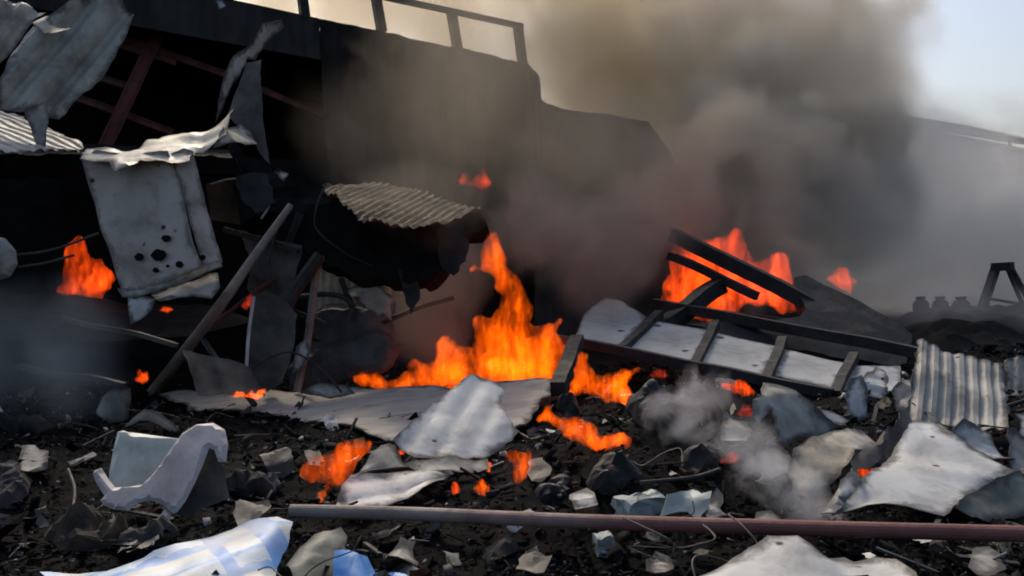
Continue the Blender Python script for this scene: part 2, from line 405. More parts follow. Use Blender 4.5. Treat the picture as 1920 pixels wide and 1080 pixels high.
def stripes(name):
    m, nt, N, L = nodes_of(name); b = N["Principled BSDF"]; b.inputs["Roughness"].default_value = .5
    tc = N.new("ShaderNodeTexCoord"); at_ = N.new("ShaderNodeAttribute"); at_.attribute_name = "bandpos"; al = N.new("ShaderNodeAttribute"); al.attribute_name = "lenpos"
    nz = N.new("ShaderNodeTexNoise"); nz.inputs["Scale"].default_value = 2.5; nz.inputs["Detail"].default_value = 7; L.new(tc.outputs["Object"], nz.inputs["Vector"])
    r = ramp(N, [(0, (.40, .49, .58)), (.26, (.12, .32, .62)), (.36, (.44, .51, .57)), (.62, (.42, .43, .42)), (.78, (.10, .28, .60))], 'CONSTANT'); L.new(at_.outputs["Fac"], r.inputs[0])
    e = ramp(N, [(0, (0, 0, 0)), (.60, (1, 1, 1)), (.66, (0, 0, 0)), (.80, (1, 1, 1)), (.92, (0, 0, 0))], 'CONSTANT'); L.new(al.outputs["Fac"], e.inputs[0])
    m1 = N.new("ShaderNodeMix"); m1.data_type = 'RGBA'; L.new(e.outputs[0], m1.inputs[0]); L.new(r.outputs[0], m1.inputs[6]); m1.inputs[7].default_value = (.08, .25, .60, 1)
    r2 = ramp(N, [(.44, (0, 0, 0)), (.72, (.75, .75, .75))]); L.new(nz.outputs[0], r2.inputs[0])
    mx = N.new("ShaderNodeMix"); mx.data_type = 'RGBA'; L.new(r2.outputs[0], mx.inputs[0]); L.new(m1.outputs[2], mx.inputs[6]); mx.inputs[7].default_value = (.15, .15, .15, 1)
    L.new(mx.outputs[2], b.inputs["Base Color"]); return m
M['stripes'] = stripes('blue_white_striped_tarp')
M['blue'] = surf('blue_tarp', (.05, .20, .52), (.08, .28, .62), 3.0, .5, stain=(.02, .05, .12), stain_amt=.3, bump=.15)

def flame_mat(name, col, hot, glow, skin=.35, scale=3.0):
    """glowing gas: light is given off through the depth of the flame, so thin edges are dim and red and thick cores bright"""
    m, nt, N, L = nodes_of(name); N.remove(N["Principled BSDF"]); out = N["Material Output"]
    tc = N.new("ShaderNodeTexCoord"); mp = N.new("ShaderNodeMapping"); mp.inputs[3].default_value = (1.6, 1.6, .5); L.new(tc.outputs["Object"], mp.inputs[0])
    n1 = N.new("ShaderNodeTexNoise"); n1.inputs["Scale"].default_value = scale; n1.inputs["Detail"].default_value = 4; n1.inputs["Distortion"].default_value = .4; L.new(mp.outputs[0], n1.inputs["Vector"])
    n2 = N.new("ShaderNodeTexNoise"); n2.inputs["Scale"].default_value = scale * 3.5; n2.inputs["Detail"].default_value = 3; n2.inputs["Distortion"].default_value = .3; L.new(mp.outputs[0], n2.inputs["Vector"])
    at_ = N.new("ShaderNodeAttribute"); at_.attribute_name = "heat"
    def math_(op, a, b):
        x = N.new("ShaderNodeMath"); x.operation = op
        for i, q in enumerate((a, b)):
            if isinstance(q, (int, float)): x.inputs[i].default_value = q
            else: L.new(q, x.inputs[i])
        return x.outputs[0]
    r = ramp(N, [(.35, (.0, .0, .0)), (.46, (.28, .28, .28)), (.56, (1.2, 1.2, 1.2)), (.68, (4.2, 4.2, 4.2))]); L.new(math_('ADD', math_('MULTIPLY', n1.outputs[0], .65), math_('MULTIPLY', n2.outputs[0], .35)), r.inputs[0])
    ve = N.new("ShaderNodeEmission"); ve.inputs[0].default_value = (*col, 1); L.new(math_('MULTIPLY', r.outputs[0], glow), ve.inputs[1])
    L.new(ve.outputs[0], out.inputs["Volume"])
    cr = ramp(N, [(.40, col), (.66, hot)]); L.new(math_('ADD', math_('MULTIPLY', n1.outputs[0], .5), math_('MULTIPLY', n2.outputs[0], .5)), cr.inputs[0])
    em = N.new("ShaderNodeEmission"); L.new(cr.outputs[0], em.inputs[0]); em.inputs[1].default_value = .9
    tr = N.new("ShaderNodeBsdfTransparent")
    a = math_('ADD', math_('MULTIPLY', at_.outputs["Fac"], 1.3), math_('MULTIPLY', math_('SUBTRACT', n2.outputs[0], .5), 1.6))
    ar = ramp(N, [(.05, (0, 0, 0)), (.75, (skin,) * 3)]); L.new(a, ar.inputs[0])
    mx = N.new("ShaderNodeMixShader"); L.new(ar.outputs[0], mx.inputs[0]); L.new(tr.outputs[0], mx.inputs[1]); L.new(em.outputs[0], mx.inputs[2])
    L.new(mx.outputs[0], out.inputs["Surface"])
    return m
ORANGE, HOT = (1.0, .10, .001), (1.0, .24, .012)
RED, HOTRED = (1.0, .068, .004), (1.0, .20, .012)
M['fire_big'] = flame_mat('orange_flame', ORANGE, HOT, 3.0, .42, 2.6)
M['fire'] = flame_mat('low_orange_flame', ORANGE, HOT, 5.2, .48, 4.0)
M['firered'] = flame_mat('red_flame', RED, HOTRED, 2.5, .40, 2.4)
M['ember'] = flame_mat('small_orange_flame', ORANGE, HOT, 10.0, .3, 11.0)
M['emberred'] = flame_mat('small_red_flame', RED, HOTRED, 8.0, .28, 11.0)
M['firedim'] = flame_mat('smoky_red_flame', (.9, .06, .02), (1, .16, .05), 3.0, .15, 6.0)

def smoke_mat(name, colour, dens, nscale, rag, gain=1.6, aniso=.2, stretch=(1, 1, 1), off=0.0, bias=0.0):
    """smoke: density falls off towards the rim of each puff and is torn by noise"""
    m, nt, N, L = nodes_of(name); N.remove(N["Principled BSDF"]); out = N["Material Output"]
    pv = N.new("ShaderNodeVolumePrincipled"); pv.inputs["Color"].default_value = (*colour, 1); pv.inputs["Anisotropy"].default_value = aniso
    tc = N.new("ShaderNodeTexCoord"); ge = N.new("ShaderNodeNewGeometry")
    mp = N.new("ShaderNodeMapping"); mp.inputs[1].default_value = (off, off * .6, off * .3); mp.inputs[3].default_value = stretch; L.new(ge.outputs["Position"], mp.inputs[0])
    n1 = N.new("ShaderNodeTexNoise"); n1.inputs["Scale"].default_value = nscale; n1.inputs["Detail"].default_value = 3.5; n1.inputs["Roughness"].default_value = .6; n1.inputs["Distortion"].default_value = .7
    L.new(mp.outputs[0], n1.inputs["Vector"])
    ln = N.new("ShaderNodeVectorMath"); ln.operation = 'LENGTH'; L.new(tc.outputs["Object"], ln.inputs[0])
    def math_(op, a, b, clamp=False):
        x = N.new("ShaderNodeMath"); x.operation = op; x.use_clamp = clamp
        for i, q in enumerate((a, b)):
            if isinstance(q, (int, float)): x.inputs[i].default_value = q
            else: L.new(q, x.inputs[i])
        return x.outputs[0]
    v = math_('ADD', math_('SUBTRACT', 1.0 + bias, ln.outputs["Value"]), math_('MULTIPLY', math_('SUBTRACT', n1.outputs[0], .5), rag))
    v = math_('MULTIPLY', v, gain, True)
    rim = math_('MULTIPLY', math_('SUBTRACT', 1.06, ln.outputs["Value"]), 4.0, True)
    L.new(math_('MULTIPLY', math_('MULTIPLY', v, rim), dens), pv.inputs["Density"]); L.new(pv.outputs[0], out.inputs["Volume"])
    return m
bm = bmesh.new(); bmesh.ops.create_icosphere(bm, subdivisions=2, radius=1.08); PUFF = bpy.data.meshes.new("smoke_puff"); bm.to_mesh(PUFF); bm.free()
def puff(mat, loc, radii, rot=(0, 0, 0), parent=None, name="smoke_puff"):
    me = PUFF.copy(); me.materials.append(mat); o = bpy.data.objects.new(name, me); COL.objects.link(o)
    o.location = loc; o.scale = radii; o.rotation_euler = [rad(r) for r in rot]; o.parent = parent
    return o
def plume(label, mat, spots):
    """spots: (px, py, depth, radius in m, stretch x, stretch z, tilt)"""
    e = empty("smoke_plume", (0, 0, 0)); tag(e, label, 'smoke', kind='stuff')
    for px, py, d, r, sx, sz, ti in spots: puff(mat, U(px, py, d), (r * sx, r, r * sz), (0, ti, 0), e)
    return e

# ------------------------------------------------------------------ ground
def axis(lo, hi, dense_lo, dense_hi, fine, grow=1.18):
    a = list(np.arange(dense_lo, dense_hi, fine)); s = fine; x = a[-1]
    while x < hi: s *= grow; x += s; a.append(x)
    s = fine; x = a[0]
    while x > lo: s *= grow; x -= s; a.insert(0, x)
    return a
GX = axis(-300, 300, -6, 6, .09); GY = axis(-40, 900, 3.2, 13, .09)
gv = []
for y in GY:
    for x in GX: gv.append((x, y, hfun(x, y) + (.03 * noise.fractal(Vector((x * 5, y * 5, 1)), 1, 2, 3) if abs(x) < 7 and y < 14 else 0)))
nx = len(GX); gf = [(j * nx + i, j * nx + i + 1, (j + 1) * nx + i + 1, (j + 1) * nx + i) for j in range(len(GY) - 1) for i in range(nx - 1)]
gme = bpy.data.meshes.new("ground"); gme.from_pydata(gv, [], gf); gme.shade_smooth()
M['ground'] = surf('ash_ground', (.003, .003, .0035), (.008, .0078, .008), 3.0, .98, stain=(.020, .0185, .019), stain_amt=.18, stain_scale=1.0, bump=.8, bscale=9, spec=.04)
tag(link_mesh("ground", gme, M['ground']), kind='structure')

# ------------------------------------------------------------------ burnt shed with parapet railing
A_ = U(440, 0, 18.5); B_ = U(985, 118, 22.0)
wdir = Vector((B_.x - A_.x, B_.y - A_.y, 0)).normalized(); wn_ = Vector((wdir.y, -wdir.x, 0))      # wn_ faces the camera
if wn_.dot(CAM - A_) < 0: wn_ = -wn_
def wall_hit(px, py, back=0.0):
    return hit(A_ - wn_ * back, wn_, px, py)
def s_of(p): return (p - A_).dot(wdir)
SB = s_of(B_)
def ztop(s): return A_.z + (B_.z - A_.z) * s / SB
def wp(s, z, back=0.0):
    p = A_ + wdir * s - wn_ * back; return Vector((p.x, p.y, z))
shed = empty("burnt_shed", wp(0, 0)); tag(shed, "soot blackened shed wall with rooftop railing behind the fire", "building")
def wbox(name, s0, s1, z00, z01, z10, z11, b0, b1, mat):
    """box on the wall: s range, bottom z at both ends, top z at both ends, set back from b0 to b1"""
    bm = bmesh.new()
    hexa(bm, [wp(s0, z00, b0), wp(s1, z01, b0), wp(s1, z01, b1), wp(s0, z00, b1), wp(s0, z10, b0), wp(s1, z11, b0), wp(s1, z11, b1), wp(s0, z10, b1)])
    return from_bm(name, bm, mat, shed, base_of(bm))
s_open = s_of(wall_hit(600, 60)); s_end = s_of(wall_hit(1012, 150)); s_left = s_of(wall_hit(-260, 100))
k = 0; s = s_open
while s < s_end - .1:                                       # cladding sheets, each with a slightly different set
    e = min(s + 1.05, s_end); o_ = random.uniform(-.03, .03)
    dip = 0.0 if e < s_end - .05 else .25
    bm = bmesh.new(); g = []; nu, nv = 8, 26
    for a_ in range(nu + 1):
        for b_ in range(nv + 1):
            ss = s - .01 + (e - s + .02) * a_ / nu; zt = ztop(ss) - dip * a_ / nu - (.06 * noise.noise(Vector((ss * 4, 2, 1))) if k > 2 else 0); zz = -.2 + (zt + .2) * b_ / nv
            rib = .035 * (1 if (a_ % 4) in (1, 2) else 0)
            g.append(bm.verts.new(wp(ss, zz, o_ - rib - .16 * noise.fractal(Vector((ss * .8, zz * .7, 3)), 1, 2, 3))))
    for a_ in range(nu):
        for b_ in range(nv): bm.faces.new((g[a_ * (nv + 1) + b_], g[(a_ + 1) * (nv + 1) + b_], g[(a_ + 1) * (nv + 1) + b_ + 1], g[a_ * (nv + 1) + b_ + 1]))
    bmesh.ops.solidify(bm, geom=bm.faces[:], thickness=-.05)
    from_bm("cladding_panel", bm, M['soot'], shed, base_of(bm)); s = e; k += 1
s2 = s_end; e2 = s_of(wall_hit(1062, 205))
wbox("cladding_panel", s2 + .012, e2, -.2, -.2, ztop(s2) - .8, ztop(s2) - 1.35, .02, .14, M['soot'])
wbox("fascia", s_left, s_open - .01, ztop(s_left) - 1.0, ztop(s_open) - .9, ztop(s_left), ztop(s_open), 0, .2, M['soot'])
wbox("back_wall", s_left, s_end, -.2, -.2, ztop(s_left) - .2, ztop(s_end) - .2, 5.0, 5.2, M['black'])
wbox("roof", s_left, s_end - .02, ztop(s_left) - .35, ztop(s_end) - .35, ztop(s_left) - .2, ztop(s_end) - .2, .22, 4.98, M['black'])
wbox("end_wall", s_end - .02, s_end + .1, -.2, -.2, ztop(s_end) - .6, ztop(s_end) - .6, .16, 4.98, M['soot'])
# railing on the parapet
def wbar(name, p, q, w, back=.06, mat=None):
    return beam(name, wall_hit(*p, back), wall_hit(*q, back), w, mat or M['char'], parent=shed, seg=2, wob=0)
rail_t = [(300, -98), (600, -33), (747, 0), (860, 24), (980, 50)]
for p, q in zip(rail_t, rail_t[1:]): wbar("top_rail", p, q, .12)
for top, bot in (((420, -73), (428, 2)), ((562, -42), (572, 34)), ((704, -10), (716, 60)), ((846, 20), (858, 92)), ((971, 50), (980, 122))):
    wbar("railing_post", top, bot, .19)
# the open bay: red oxide steel
def steel(name, p, q, w, h, back=.6):
    return ibeam(name, wall_hit(*p, back), wall_hit(*q, back), w, h, M['redsteel'], shed)
steel("steel_column", (345, -40), (185, 300), .18, .24, .7)
for p, q in (((80, 160), (325, 248)), ((225, 70), (445, 148)), ((470, 160), (690, 250)), ((170, 140), (260, 170)), ((150, 60), (330, 118))):
    steel("purlin", p, q, .09, .12, .8)

# lower annex whose roof has slid down towards the fire
ax = slab("collapsed_annex", [(1060, 205, 22.6), (1215, 228, 22.0), (1180, 560, 20.5)],
     [(1010, 190), (1060, 205), (1140, 214), (1215, 228), (1243, 268), (1270, 310), (1310, 358), (1360, 425), (1430, 505), (1500, 570), (1500, 680), (1000, 680)], 2.5, M['soot'], ragged=.03, seed=4, crumple=(.12, .5))
tag(ax, "dark collapsed annex roof sloping down right of the railed wall", "roof")

# ------------------------------------------------------------------ far building on the right
fb = empty("hazy_building", U(1850, 560, 46)); tag(fb, "pale flat roofed building seen through smoke at the right edge", "building")
FA = [(1700, 300, 46), (1900, 300, 42), (1800, 500, 44)]
slab("wall", FA, [(1590, 222), (1690, 235), (1810, 256), (1815, 262), (1960, 300), (1960, 600), (1590, 600)], 8, M['farwall'], fb, ragged=0)
slab("roof", [(1700, 300, 45.2), (1900, 300, 41.2), (1800, 500, 43.2)], [(1580, 200), (1700, 217), (1800, 232), (1885, 252), (1887, 262), (1818, 250), (1700, 232), (1580, 214)], 9, M['farwall'], fb, ragged=0)
slab("window", [(1700, 300, 45.8), (1900, 300, 41.8), (1800, 500, 43.8)], [(1762, 262), (1815, 270), (1815, 302), (1768, 290)], .3, M['farpane'], fb, ragged=0)
slab("window", [(1700, 300, 45.8), (1900, 300, 41.8), (1800, 500, 43.8)], [(1872, 347), (1895, 345), (1893, 356), (1876, 358)], .3, M['farpane'], fb, ragged=0)  # small bright spot, its brightness put in as pale pane colour
for p, q in (((1885, 257), (1990, 276)), ((1885, 278), (1990, 300))): beam("rail", U(*p, 41), U(*q, 41), .12, M['char'], parent=fb, wob=0)
for x in (1893, 1945): beam("railing_post", U(x - 1, 256, 41), U(x + 1, 292, 41), .12, M['char'], parent=fb, wob=0)

# ------------------------------------------------------------------ lower shop front: canopy, black interior
cn = empty("burnt_canopy", U(300, 330, 12.8)); tag(cn, "black burnt canopy slab over the dark shop opening at left", "canopy")
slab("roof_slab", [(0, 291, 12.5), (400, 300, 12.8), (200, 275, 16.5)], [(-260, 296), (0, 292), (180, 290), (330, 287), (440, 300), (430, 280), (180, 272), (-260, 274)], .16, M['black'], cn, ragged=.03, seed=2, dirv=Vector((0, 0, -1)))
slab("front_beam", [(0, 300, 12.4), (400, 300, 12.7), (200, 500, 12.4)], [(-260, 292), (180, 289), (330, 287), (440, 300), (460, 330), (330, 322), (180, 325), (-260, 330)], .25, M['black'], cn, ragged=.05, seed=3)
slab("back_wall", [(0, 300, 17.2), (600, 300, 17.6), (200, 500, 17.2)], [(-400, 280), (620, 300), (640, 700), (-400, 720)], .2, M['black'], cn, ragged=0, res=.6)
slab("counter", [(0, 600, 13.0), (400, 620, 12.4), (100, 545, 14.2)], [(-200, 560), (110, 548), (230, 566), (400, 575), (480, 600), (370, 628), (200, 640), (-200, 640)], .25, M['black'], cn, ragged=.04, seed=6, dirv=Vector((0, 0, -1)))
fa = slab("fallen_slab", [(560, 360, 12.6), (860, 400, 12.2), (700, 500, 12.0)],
     [(430, 268), (500, 300), (540, 335), (600, 350), (700, 385), (900, 402), (905, 425), (850, 470), (800, 530), (740, 532), (660, 505), (590, 482), (545, 455), (520, 405), (450, 425), (440, 330)], .35, M['black'], ragged=.13, seed=8, res=.14, crumple=(.16, 1.4))
tag(fa, "black fallen roof slab sagging above the corrugated wall", "roof slab")
o = sheet("corrugated_sheet", [(620, 360, 12.1), (880, 400, 11.6), (760, 345, 13.2)],
      [(605, 348), (680, 342), (760, 350), (830, 372), (905, 396), (860, 412), (790, 428), (735, 430), (690, 412), (650, 392), (625, 370)], M['roofing'],
      corr=(.115, .035, 1), udir=((655, 400), (760, 352)), crumple=(.05, .8), ragged=.04, seed=5)
tag(o, "sunlit cream corrugated roofing lying on the black fallen slab", "roofing sheet")
o = sheet("corrugated_sheet", [(585, 500, 12.9), (735, 500, 12.85), (650, 600, 12.45)], [(583, 480), (640, 490), (735, 526), (740, 580), (700, 596), (640, 606), (585, 600)], M['cream'],
      corr=(.12, .035), udir=((640, 500), (640, 590)), seed=9)
tag(o, "pale corrugated wall sheet under the black fallen slab", "wall sheet")
o = sheet("scorched_board", [(390, 345, 13.2), (540, 345, 13.2), (460, 420, 13.1)], [(388, 345), (470, 335), (530, 352), (535, 400), (480, 425), (395, 415)], M['brown'], crumple=(.05, 1.2), thick=.02, seed=10)
tag(o, "scorched brown board hanging right of the bent cabinet", "board")

for i, (ol, lb) in enumerate((([(745, 500), (775, 505), (790, 560), (770, 590), (755, 545)], "torn black strip hanging from the fallen slab near the flame"),
                      ([(820, 430), (870, 420), (880, 470), (850, 515), (826, 490)], "torn black flap at the right end of the fallen slab"), ([(440, 330), (500, 322), (520, 380), (480, 400), (452, 372)], "torn black flap beside the bent cabinet"))):
    o = sheet("torn_flap", [(ol[0][0], ol[0][1], 11.9), (ol[0][0] + 60, ol[0][1], 12.0), (ol[0][0], ol[0][1] + 60, 11.8)], ol, M['char'], folds=4, fold_slope=.4, seed=180 + i, ragged=.05, res=.05); tag(o, lb, "metal flap")
# ------------------------------------------------------------------ hanging sheets at upper left
o = sheet("bent_roof_sheet", [(120, 20, 12.6), (10, 210, 11.8), (240, 60, 13.0)],
      [(65, 45), (105, 22), (135, 5), (215, -6), (250, 30), (235, 70), (215, 110), (190, 150), (150, 185), (110, 225), (70, 205), (40, 212), (-6, 200), (0, 150), (25, 95), (50, 62)], M['zinc'],
      corr=(.42, .12), udir=((185, 20), (40, 190)), crumple=(.10, .5), folds=2, fold_slope=.25, ragged=.03, seed=3)
tag(o, "large bent grey ribbed roof sheet hanging at the upper left", "roof sheet")
o = sheet("bent_roof_sheet", [(0, 0, 13.2), (70, 40, 13.4), (0, 120, 12.8)], [(-40, -10), (40, 2), (85, 25), (62, 42), (30, 85), (0, 118), (-40, 130)], M['zinc'], corr=(.3, .06), udir=((60, 30), (0, 110)), crumple=(.06, 1), seed=13, ragged=.04)
tag(o, "smaller grey sheet behind the large hanging roof sheet, corner of the picture", "roof sheet")
o = sheet("torn_lip", [(62, 45, 12.4), (140, 40, 12.2), (100, 62, 12.0)], [(60, 42), (85, 24), (100, 45), (122, 50), (135, 58), (110, 66), (80, 58)], M['cream'], folds=2, seed=4, ragged=.03)
o.name = "torn_flap"; tag(o, "small cream torn flap on top of the large hanging roof sheet", "metal flap")
o = sheet("sheet_strip", [(70, 200, 11.9), (90, 200, 11.9), (80, 285, 11.7)], [(45, 208), (78, 195), (90, 192), (88, 250), (82, 288), (72, 280), (58, 240)], M['zinc'], folds=2, seed=5, ragged=.02)
tag(o, "narrow upright grey strip below the large hanging roof sheet", "metal strip")
o = sheet("roof_sheet", [(0, 235, 12.6), (150, 275, 12.4), (0, 214, 13.6)], [(-40, 208), (28, 214), (60, 232), (110, 246), (155, 274), (150, 282), (60, 286), (-40, 284), (-40, 250)], M['grey'], corr=(.2, .03), udir=((0, 216), (150, 276)), crumple=(.05, 1), seed=6, ragged=.04)
tag(o, "pale blue-white roof sheet lying on the canopy at left edge", "roof sheet")
o = sheet("twisted_strip", [(410, 225, 14.4), (530, 40, 15.2), (450, 120, 14.6)], [(404, 230), (412, 180), (422, 140), (440, 105), (470, 82), (492, 45), (530, 38), (532, 50), (500, 80), (478, 112), (462, 110), (440, 150), (420, 195)], M['greywarm'], folds=3, fold_slope=.4, crumple=(.05, 1.5), seed=22, ragged=.02)
tag(o, "thin twisted beige metal strip hanging against the dark shed", "metal strip")
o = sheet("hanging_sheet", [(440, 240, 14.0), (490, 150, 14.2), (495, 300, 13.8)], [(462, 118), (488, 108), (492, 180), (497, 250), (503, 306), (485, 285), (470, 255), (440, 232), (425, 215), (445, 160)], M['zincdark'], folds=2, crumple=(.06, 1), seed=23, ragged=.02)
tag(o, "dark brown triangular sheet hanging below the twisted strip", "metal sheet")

# bent metal cabinet front
cb = empty("bent_cabinet", U(290, 560, 11.3)); tag(cb, "bent grey metal cabinet front with burnt holes hanging under a crumpled cream lid", "cabinet")
sheet("front_panel", [(155, 300, 11.4), (300, 300, 11.2), (230, 540, 11.0)], [(155, 300), (180, 282), (240, 290), (318, 284), (345, 380), (378, 500), (330, 520), (262, 545), (232, 548), (212, 490), (182, 400)], M['cabinet'], crumple=(.03, .8), seed=31, parent=cb, ragged=.008, thick=.02)
sheet("side_panel", [(320, 290, 11.22), (365, 290, 11.35), (390, 495, 11.05)], [(322, 288), (345, 280), (362, 286), (382, 370), (416, 492), (412, 504), (382, 510), (350, 390)], M['cabinet'], crumple=(.03, .8), seed=32, parent=cb, ragged=.008, thick=.02)
sheet("rim", [(235, 548, 10.98), (410, 500, 10.95), (330, 540, 10.9)], [(225, 545), (260, 540), (330, 515), (412, 490), (418, 502), (335, 534), (262, 556), (232, 558)], M['zinc'], crumple=(.02, 2), seed=33, parent=cb, thick=.02)
sheet("torn_strip", [(245, 560, 10.95), (290, 560, 10.95), (255, 605, 10.9)], [(238, 556), (265, 552), (292, 560), (284, 582), (262, 600), (244, 608)], M['white'], folds=2, seed=34, parent=cb, ragged=.01)
sheet("crumpled_skirt", [(300, 545, 11.0), (405, 520, 11.1), (350, 562, 10.8)], [(282, 548), (345, 530), (408, 512), (412, 540), (395, 555), (360, 552), (335, 562), (298, 566)], M['greywarm'], folds=3, crumple=(.08, 3), seed=35, parent=cb, ragged=.03)
sheet("lid", [(160, 310, 11.0), (340, 290, 11.1), (300, 250, 12.2)], [(152, 308), (162, 286), (200, 282), (255, 278), (300, 250), (345, 242), (430, 238), (446, 236), (425, 258), (395, 268), (362, 276), (352, 292), (318, 298), (262, 300), (245, 312), (215, 318), (195, 300)], M['cream'], folds=5, fold_slope=.45, crumple=(.10, 2.5), seed=36, parent=cb, ragged=.03)
sheet("lid_tail", [(425, 240, 12.0), (470, 245, 12.4), (450, 270, 11.9)], [(415, 242), (448, 234), (468, 250), (480, 272), (440, 270), (405, 268)], M['greywarm'], folds=2, seed=37, parent=cb, ragged=.02)
HOLE = bmesh.new()
for hx, hy, hr in ((262, 482, 13), (298, 478, 20), (336, 496, 11), (293, 507, 9), (380, 483, 10), (312, 447, 12), (315, 499, 5)):
    hr *= .8
    pts = [(hx + hr * random.uniform(.7, 1.0) * math.cos(t), hy + hr * random.uniform(.55, .8) * math.sin(t)) for t in np.arange(0, 6.28, .42)]
    ob = sheet("burnt_hole", [(155, 300, 11.36), (300, 300, 11.16), (230, 540, 10.94)], pts, M['black'], crumple=(.002, 1), dent=0, seed=int(hx), parent=cb, thick=.01, res=.05, ragged=0)
HOLE.free()

# ------------------------------------------------------------------ poles, posts and pipe
o = tube("leaning_pole", [U(286, 735, D(286, 740) - .1), U(400, 590, 11.2), U(470, 490, 11.6), U(545, 385, 12.0)], [.085 - .0022 * i for i in range(19)], M['pole'], n=12)
tag(o, "long scorched pole leaning right beside the bent cabinet", "pole")
pz = [(545, 958), (760, 963), (1100, 978), (1500, 990), (1990, 1003)]
pp = []
for q in pz:
    g = flat(*q, z=.16 + .02 * math.sin(q[0] * .006)); pp.append(g)
o = tube("steel_pipe", pp, .044, M['pipe'], n=16, per=10)
tag(o, "long rusty steel pipe lying across the foreground rubble", "pipe")
o = tube("gate_post", [U(505, 730, 11.4), U(520, 640, 11.5), U(545, 560, 11.6), U(600, 480, 11.8)], [.09] * 19, M['char'], n=8)
tag(o, "charred twisted upright post left of the main flame", "post")
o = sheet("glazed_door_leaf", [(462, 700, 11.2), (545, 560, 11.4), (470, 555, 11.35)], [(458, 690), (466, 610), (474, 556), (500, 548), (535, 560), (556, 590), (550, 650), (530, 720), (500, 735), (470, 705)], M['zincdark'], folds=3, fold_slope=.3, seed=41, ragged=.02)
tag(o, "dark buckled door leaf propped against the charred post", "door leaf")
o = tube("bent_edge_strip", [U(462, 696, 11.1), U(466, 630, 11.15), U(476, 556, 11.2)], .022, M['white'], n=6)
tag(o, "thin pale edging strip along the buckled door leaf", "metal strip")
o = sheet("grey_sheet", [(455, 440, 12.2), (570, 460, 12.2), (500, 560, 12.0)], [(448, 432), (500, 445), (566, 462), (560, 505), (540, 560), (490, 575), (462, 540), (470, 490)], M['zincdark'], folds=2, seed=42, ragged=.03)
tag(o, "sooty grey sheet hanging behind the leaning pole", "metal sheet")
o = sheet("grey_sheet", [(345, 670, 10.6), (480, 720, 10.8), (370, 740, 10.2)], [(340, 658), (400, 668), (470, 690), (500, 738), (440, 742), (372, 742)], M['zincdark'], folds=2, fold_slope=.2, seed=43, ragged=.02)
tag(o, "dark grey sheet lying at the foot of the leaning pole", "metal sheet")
for i, (ol, d, th, lb) in enumerate((([(572, 600), (610, 572), (690, 570), (735, 590), (742, 620), (700, 640), (620, 645), (575, 630)], 12.4, .5, "dark rounded sack on top of the heap behind the main flame"),
                                 ([(540, 700), (580, 640), (650, 640), (720, 622), (752, 650), (730, 690), (660, 705), (600, 735), (545, 735)], 12.1, .6, "grey dusty sack lying low left of the main flame"))):
    o = body("burnt_sack", [(ol[0][0], ol[0][1], d), (ol[3][0], ol[3][1], d + .1), (ol[5][0], ol[5][1], d - .3)], ol, M['stone'], th, .5, res=.07, ragged=.04, seed=50 + i, wob=.5, wscale=2.5)
    tag(o, lb, "sack")
o = tube("hose", [U(540, 560, 12.0), U(600, 552, 12.0), U(640, 556, 12.0), U(662, 575, 12.0), U(655, 600, 12.0)], .035, M['cable'], n=8)
tag(o, "black hose curving below the pale corrugated wall sheet", "hose")
o = body("round_drum_lid", [(-20, 440, 11.0), (30, 480, 11.0), (0, 530, 11.0)], [(-60, 455), (-20, 440), (10, 447), (30, 470), (33, 495), (20, 518), (-10, 528), (-60, 520)], M['zinc'], .25, .4, res=.05, seed=61)
tag(o, "round grey drum end at the left edge", "drum")
for a_, b_, c_, lb in (((30, 478), (100, 468), (185, 437), "upper thin wire stretched from the grey drum end to the cabinet"), ((20, 502), (80, 494), (140, 478), "lower thin wire stretched from the grey drum end towards the left fire")):
    o = tube("wire", [U(*a_, 11.05), U(*b_, 11.1), U(*c_, 11.25)], .018, M['zincdark'], n=6); tag(o, lb, "wire")

CL = [((420, 430, 12.3), (560, 470, 12.0), .07, 'char', "charred batten above the sooty grey sheet"), ((470, 560, 11.9), (610, 610, 11.7), .06, 'char', "charred batten crossing the buckled door leaf"),
      ((600, 480, 11.9), (560, 735, 11.5), .07, 'pole', "thin upright stake right of the charred post"), ((400, 610, 11.6), (520, 520, 12.0), .045, 'redsteel', "thin reddish bar behind the leaning pole"),
      ((640, 520, 12.4), (700, 700, 12.0), .06, 'char', "black bar slanting beside the sacks"), ((380, 640, 11.3), (480, 760, 10.6), .05, 'char', "short black bar at the pole's foot"),
      ((560, 400, 12.3), (520, 520, 12.2), .09, 'char', "stub of a black post under the fallen slab"), ((120, 590, 12.0), (330, 650, 11.6), .06, 'zincdark', "grey bar lying under the bent cabinet"),
      ((30, 690, 11.5), (240, 720, 10.8), .07, 'char', "black bar lying in the dark at left"), ((700, 610, 12.1), (850, 560, 12.6), .06, 'char', "black bar rising towards the main flame")]
for p, q, w, mt, lb in CL:
    o = beam("burnt_bar", U(*p), U(*q), w, M[mt], seg=6, wob=.08); tag(o, lb, "bar")
for i, (pts, lb) in enumerate((([(545, 390, 12.0), (520, 430, 12.0), (505, 500, 11.9), (520, 560, 11.8)], "loose wire hanging from the pole's top"), ([(395, 345, 12.6), (440, 335, 12.5), (490, 345, 12.4), (505, 380, 12.4), (490, 410, 12.3)], "curled pale wire over the brown board"),
                       ([(610, 345, 12.3), (590, 420, 12.1), (640, 470, 12.0), (700, 500, 12.0)], "loose wire looping over the fallen slab"), ([(470, 690, 10.9), (540, 660, 11.0), (600, 690, 11.0), (640, 735, 10.9)], "loose wire below the sacks"))):
    o = tube("wire", [U(*p) for p in pts], .014, M['greywarm'] if i == 1 else M['cable'], n=6); tag(o, lb, "wire")
